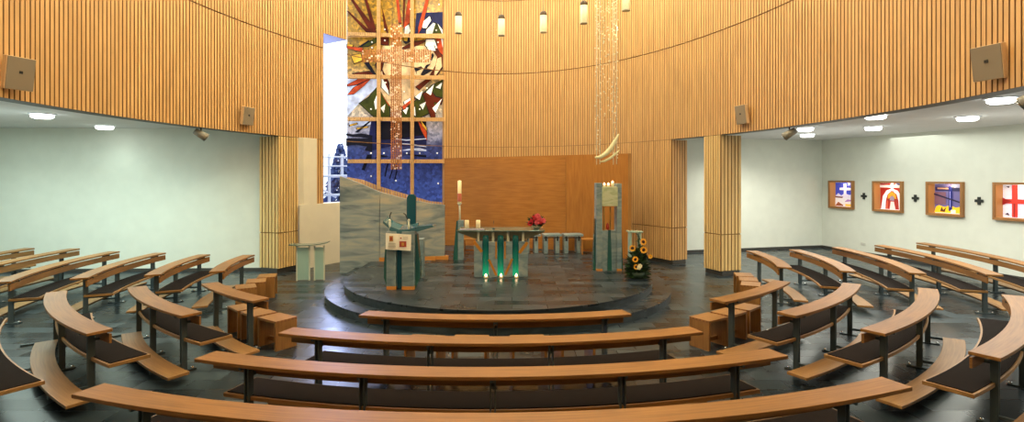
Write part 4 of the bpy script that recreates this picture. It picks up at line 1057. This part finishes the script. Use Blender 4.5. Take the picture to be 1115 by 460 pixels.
# ------------------------------------------------------------------ loudspeakers, spot projectors, pendants, downlights
def speaker(px, py, w, h, label, turn=0, tilt=8):
    p, n = drum_at(px); z = EYE - (py - 192) / F * (p.y)
    rz = math.atan2(n.y, n.x) + PI / 2 + math.radians(turn)
    r = thing('wall_loudspeaker', label, 'loudspeaker', p + n * .10 + Vector((0, 0, z)), rz, 'loudspeakers on the batten wall')
    r.rotation_euler = (math.radians(tilt), 0, rz)
    m = MB(); m.box(0, -.01, 0, w, .08, h); m.build('case', M['speaker_rim'], r, .006)
    m = MB(); m.box(0, -.054, 0, w * .95, .012, h * .97); fo = m.build('grille', M['speaker'], r)
    m = MB(); m.box(0, -.062, .02, w * .12, .006, w * .1); m.build('badge', M['black'], fo)
    m = MB(); m.box(0, .065, 0, .08, .09, .12); m.build('bracket', M['steel'], r)
speaker(10, 80, .36, .46, 'square beige loudspeaker high on the batten wall at the left picture edge', -22)
speaker(266.5, 126.5, .36, .44, 'small beige loudspeaker on the batten wall above the left column')
speaker(811, 125, .37, .46, 'small beige loudspeaker on the batten wall above the right column')
speaker(1089, 68, .36, .44, 'square beige loudspeaker high on the batten wall at the right picture edge', 22)
def projector(px, label, s):
    p, n = drum_at(px); z = ZB - .15
    r = thing('spot_projector', label, 'spotlight', p - n * .12 + Vector((0, 0, z)), math.atan2(n.y, n.x) + PI / 2, 'spot projectors under the drum edge')
    m = MB(); m.tube([(0, .0, .15), (0, 0, .06)], .015, 8); m.build('bracket', M['black'], r)
    m = MB(); m.tube([(-.10 * s, .08, .08), (.05 * s, -.10, -.07)], [.07, .095], 14); bo = m.build('lamp_body', M['projector'], r)
    m = MB(); m.tube([(.052 * s, -.103, -.072), (.056 * s, -.107, -.076)], .08, 14); m.build('lens', M['chrome'], bo)
projector(224, 'small grey spot projector under the drum edge on the left', 1)
projector(854, 'small grey spot projector under the drum edge on the right', -1)
projector(1114, 'grey spot projector under the drum edge at the right picture edge', -1)
# pendants
def make_pendant():
    r = thing('pendant_lamp', 'x', 'lamp', (0, 0, 0))
    m = MB(); m.lathe([(.001, -.48), (.088, -.48), (.095, -.47), (.095, 0), (.001, 0)], 22); m.build('lamp_shade', M['lampwhite'], r)
    m = MB(); m.lathe([(.096, -.485), (.1, -.485), (.1, -.46), (.096, -.46)], 22); m.build('rim', M['post'], r); m = MB(); m.lathe([(.098, 0), (.1, .03), (.085, .09), (.04, .125), (.012, .135), (.001, .135)], 22); m.build('cap', M['lampcap'], r)
    m = MB(); m.tube([(0, 0, .13), (0, 0, 4.4)], .006, 6); m.build('cord', M['post'], r)
    return r
pend = make_pendant()
for k, (px, yb) in enumerate(((499.3, 36.6), (546, 39.2), (591.7, 35.8), (635.7, 26), (681.7, 12))):
    Y = 6.62 - EYE; Y = Y * F / (192 - yb)
    o = pend if k == 0 else copy_tree(pend)
    zb = EYE + (192 - yb) / F * Y
    o.location = ((px - 557.5) / F * Y, Y, zb + .485)
    o['label'] = 'white cylinder pendant lamp with domed cap before the batten wall, %s' % ['first from the left', 'second from the left', 'middle of five', 'fourth from the left', 'cut by the top edge'][k]
    o['group'] = 'pendant lamps above the altar'
# recessed ceiling downlights
def make_down():
    r = thing('ceiling_downlight', 'x', 'ceiling light', (0, 0, 3.9))
    m = MB(); m.lathe([(.19, .0), (.235, 0), (.235, -.018), (.19, -.022)], 26); m.build('rim', M['railing'], r)
    m = MB(); m.lathe([(.001, -.008), (.19, -.008), (.19, -.07), (.15, -.095), (.001, -.10)], 26); m.build('lens', M['lit'], r)
    return r
down = make_down(); nd = [0]
def downlight(px, py, label, e=230, X=None, Y=None):
    if X is None: Y = F * 1.3 / (192 - py); X = (px - 557.5) / F * Y
    if label:
        o = down if nd[0] == 0 else copy_tree(down); nd[0] += 1
        o.location = (X, Y, 3.9); o['label'] = label; o['group'] = 'recessed ceiling downlights'
    l = bpy.data.lights.new('downlight_beam', 'SPOT'); l.energy = e * .75; l.spot_size = math.radians(150); l.spot_blend = .8; l.color = LC; l.shadow_soft_size = .15
    q = bpy.data.objects.new('downlight_beam', l); COL.objects.link(q); q.location = (X, Y, 3.76)
LC = (.78, 1, .90)
downlight(46, 124, 'round glowing downlight in the left bay ceiling, nearer the picture edge')
downlight(114, 137, 'round glowing downlight in the left bay ceiling near the white wall', 40)
for X, Y in ((-9.9, 12.2), (-8.0, 12.4), (-12.8, 12.2)): downlight(0, 0, None, 230, X, Y)  # unseen beams added for light along the left wall, no fixtures
for X, Y in ((-11.5, 8), (-11.5, 4)): downlight(0, 0, None, 200, X, Y)  # more added beams without fixtures for the nearer left bay
LC = (1, .97, .84)
downlight(953.5, 125, 'round glowing downlight close to the drum edge, middle of the right bay ceiling', 330)
downlight(951, 138, 'round glowing downlight in the right bay ceiling near the corner, before the first glass box', 330)
downlight(1053.5, 127, 'round glowing downlight in the right bay ceiling above the third glass box', 330)
downlight(1090, 106.5, 'large glowing downlight at the right picture edge under the drum', 330)
downlight(879, 146, 'small distant glowing downlight at the far end of the right bay ceiling', 330)
downlight(877, 139, 'wide glowing downlight right under the drum edge by the spot projector', 90)
downlight(0, 0, None, 330, 9.5, 5); downlight(0, 0, None, 330, 7.6, 17.0); downlight(0, 0, None, 330, 12.0, 9.5)  # beams without fixtures, added to brighten the right bay

def glow(x, y, e, col):  # unseen fill point added in mid-air to brighten bay ceiling and walls
    l = bpy.data.lights.new('bay_fill', 'POINT'); l.energy = e; l.color = col; l.shadow_soft_size = 1.2
    q = bpy.data.objects.new('bay_fill', l); COL.objects.link(q); q.location = (x, y, 2.35)
for x, y in ((-10.5, 10.5), (-12, 6)): glow(x, y, 70, (.80, 1, .92))
for x, y in ((9.0, 15.5), (10.5, 11), (10.5, 6)): glow(x, y, 60, (.97, 1, .90))
# ------------------------------------------------------------------ hanging glass bead sculpture
HY = 13.3; hs = thing('hanging_bead_sculpture', 'hanging strands of glass beads ending in curved glass horns above the tabernacle', 'sculpture', (at(660, 0, HY).x, HY, 0))
k_ = HY / F; X_ = lambda px: (px - 660) * k_; Zz = lambda py: EYE - (py - 192) * k_
bead = plain('glass_bead', rgb(255, 244, 214), .1, .0, emit=(1, .9, .7, 1), es=.04)
cA2 = lambda x, y: (620 + x / 4.6, 100 + y / 4.6)
for k, (px, yend) in enumerate(((649.6, 179.5), (653.4, 179), (667.8, 179.5), (671.6, 179))):
    m = MB(); m.tube([(X_(px), .03 * (k % 2), Zz(yend)), (X_(px), .03 * (k % 2), ZT)], .010, 6); ro = m.build('strand_rod', bead, hs)
    m = MB(); z = Zz(172)
    while z < 9.0:
        m.ball((X_(px) + random.uniform(-.035, .035), random.uniform(-.05, .05), z), random.uniform(.010, .026), 1)
        z += random.uniform(.06, .22) * (.55 if z > 5.8 else 1.1)
    m.build('bead', bead, ro)['kind'] = 'stuff'
for k, px in enumerate((651.5, 657, 660.5, 664, 669.5)):
    m = MB(); m.tube([(X_(px), .05, Zz(95)), (X_(px), .05, ZT)], .003, 5); ro = m.build('strand', bead, hs)
    m = MB(); z = Zz(130)
    while z < 9.0:
        m.ball((X_(px) + random.uniform(-.06, .06), random.uniform(-.1, .1), z), random.uniform(.008, .025), 1); z += random.uniform(.05, .22) * (.6 if z > 5.8 else 1.2)
    m.build('bead', bead, ro)['kind'] = 'stuff'
horn = plain('horn_glass', rgb(206, 200, 150), .25, emit=(.8, .75, .5, 1), es=.1)
def hornm(pts, w):
    m = MB(); n = len(pts)
    P = [Vector((X_(cA2(*p)[0]), -.03, Zz(cA2(*p)[1]))) for p in pts]
    m.tube(P, [max(.006, w * math.sin(PI * (.12 + .8 * i / (n - 1)))) for i in range(n)], 8); m.build('glass_horn', horn, hs)
hornm([(127, 330), (155, 328), (185, 308), (212, 275), (232, 240), (246, 212)], .06)
hornm([(150, 352), (175, 348), (205, 332), (230, 312), (250, 292)], .035)

# ------------------------------------------------------------------ light
def area(name, loc, target, sx, sy, e, col, spread=180):
    l = bpy.data.lights.new(name, 'AREA'); l.shape = 'RECTANGLE'; l.size = sx; l.size_y = sy; l.energy = e; l.color = col; l.spread = math.radians(spread)
    o = bpy.data.objects.new(name, l); COL.objects.link(o); o.location = loc
    o.rotation_euler = (Vector(target) - Vector(loc)).to_track_quat('-Z', 'Y').to_euler(); return o
WARM = (.96, .89, .62)
area('drum_ceiling_light', (-.3, 10, 10.5), (-.3, 10.01, 0), 8, 14, 640, WARM)
for k in range(12):
    a = 2 * PI * k / 12 + .26; p = oval(a, 0, .72)
    l = bpy.data.lights.new('drum_lamp', 'POINT'); l.energy = 235; l.color = WARM; l.shadow_soft_size = .25
    o = bpy.data.objects.new('drum_lamp', l); COL.objects.link(o); o.location = (p.x, p.y, 9.9)
for px, Y in ((499.3, 15.25), (546, 15.5), (591.7, 15.15), (635.7, 14.3), (681.7, 13.2)):
    l = bpy.data.lights.new('pendant_beam', 'SPOT'); l.energy = 70; l.color = WARM; l.spot_size = 1.9; l.spot_blend = .7; l.shadow_soft_size = .09
    o = bpy.data.objects.new('pendant_beam', l); COL.objects.link(o); o.location = ((px - 557.5) / F * Y, Y, 6.58)
w = bpy.data.worlds.new('sky'); S.world = w; w.use_nodes = True
bg = w.node_tree.nodes['Background']; bg.inputs[0].default_value = (.80, .89, 1, 1); bg.inputs[1].default_value = 2.2
area('daylight', (-7.6, 21.5, 5.5), (-1.5, 7, 0), 3, 6, 900, (.45, .55, 1))

area('bay_ceiling_fill', (-11, 8.5, 3.78), (-11, 8.51, 0), 5.5, 10, 300, (.80, 1, .92))  # unseen fill area added to brighten the left bay
area('bay_ceiling_fill', (10.2, 11, 3.78), (10.2, 11.01, 0), 4.0, 12, 280, (.97, 1, .90))  # unseen fill area added to brighten the right bay
# ------------------------------------------------------------------ camera
cd = bpy.data.cameras.new('camera'); cam = bpy.data.objects.new('camera', cd); COL.objects.link(cam)
cam.location = (0, 0, EYE); cam.rotation_euler = (PI / 2, 0, 0)
cd.sensor_width = 36; cd.lens = 36 * F / 1115; cd.shift_y = -38 / 1115; cd.clip_start = .05
S.camera = cam
S.view_settings.view_transform = 'Standard'
S.view_settings.look = 'None'
S.view_settings.exposure = 0
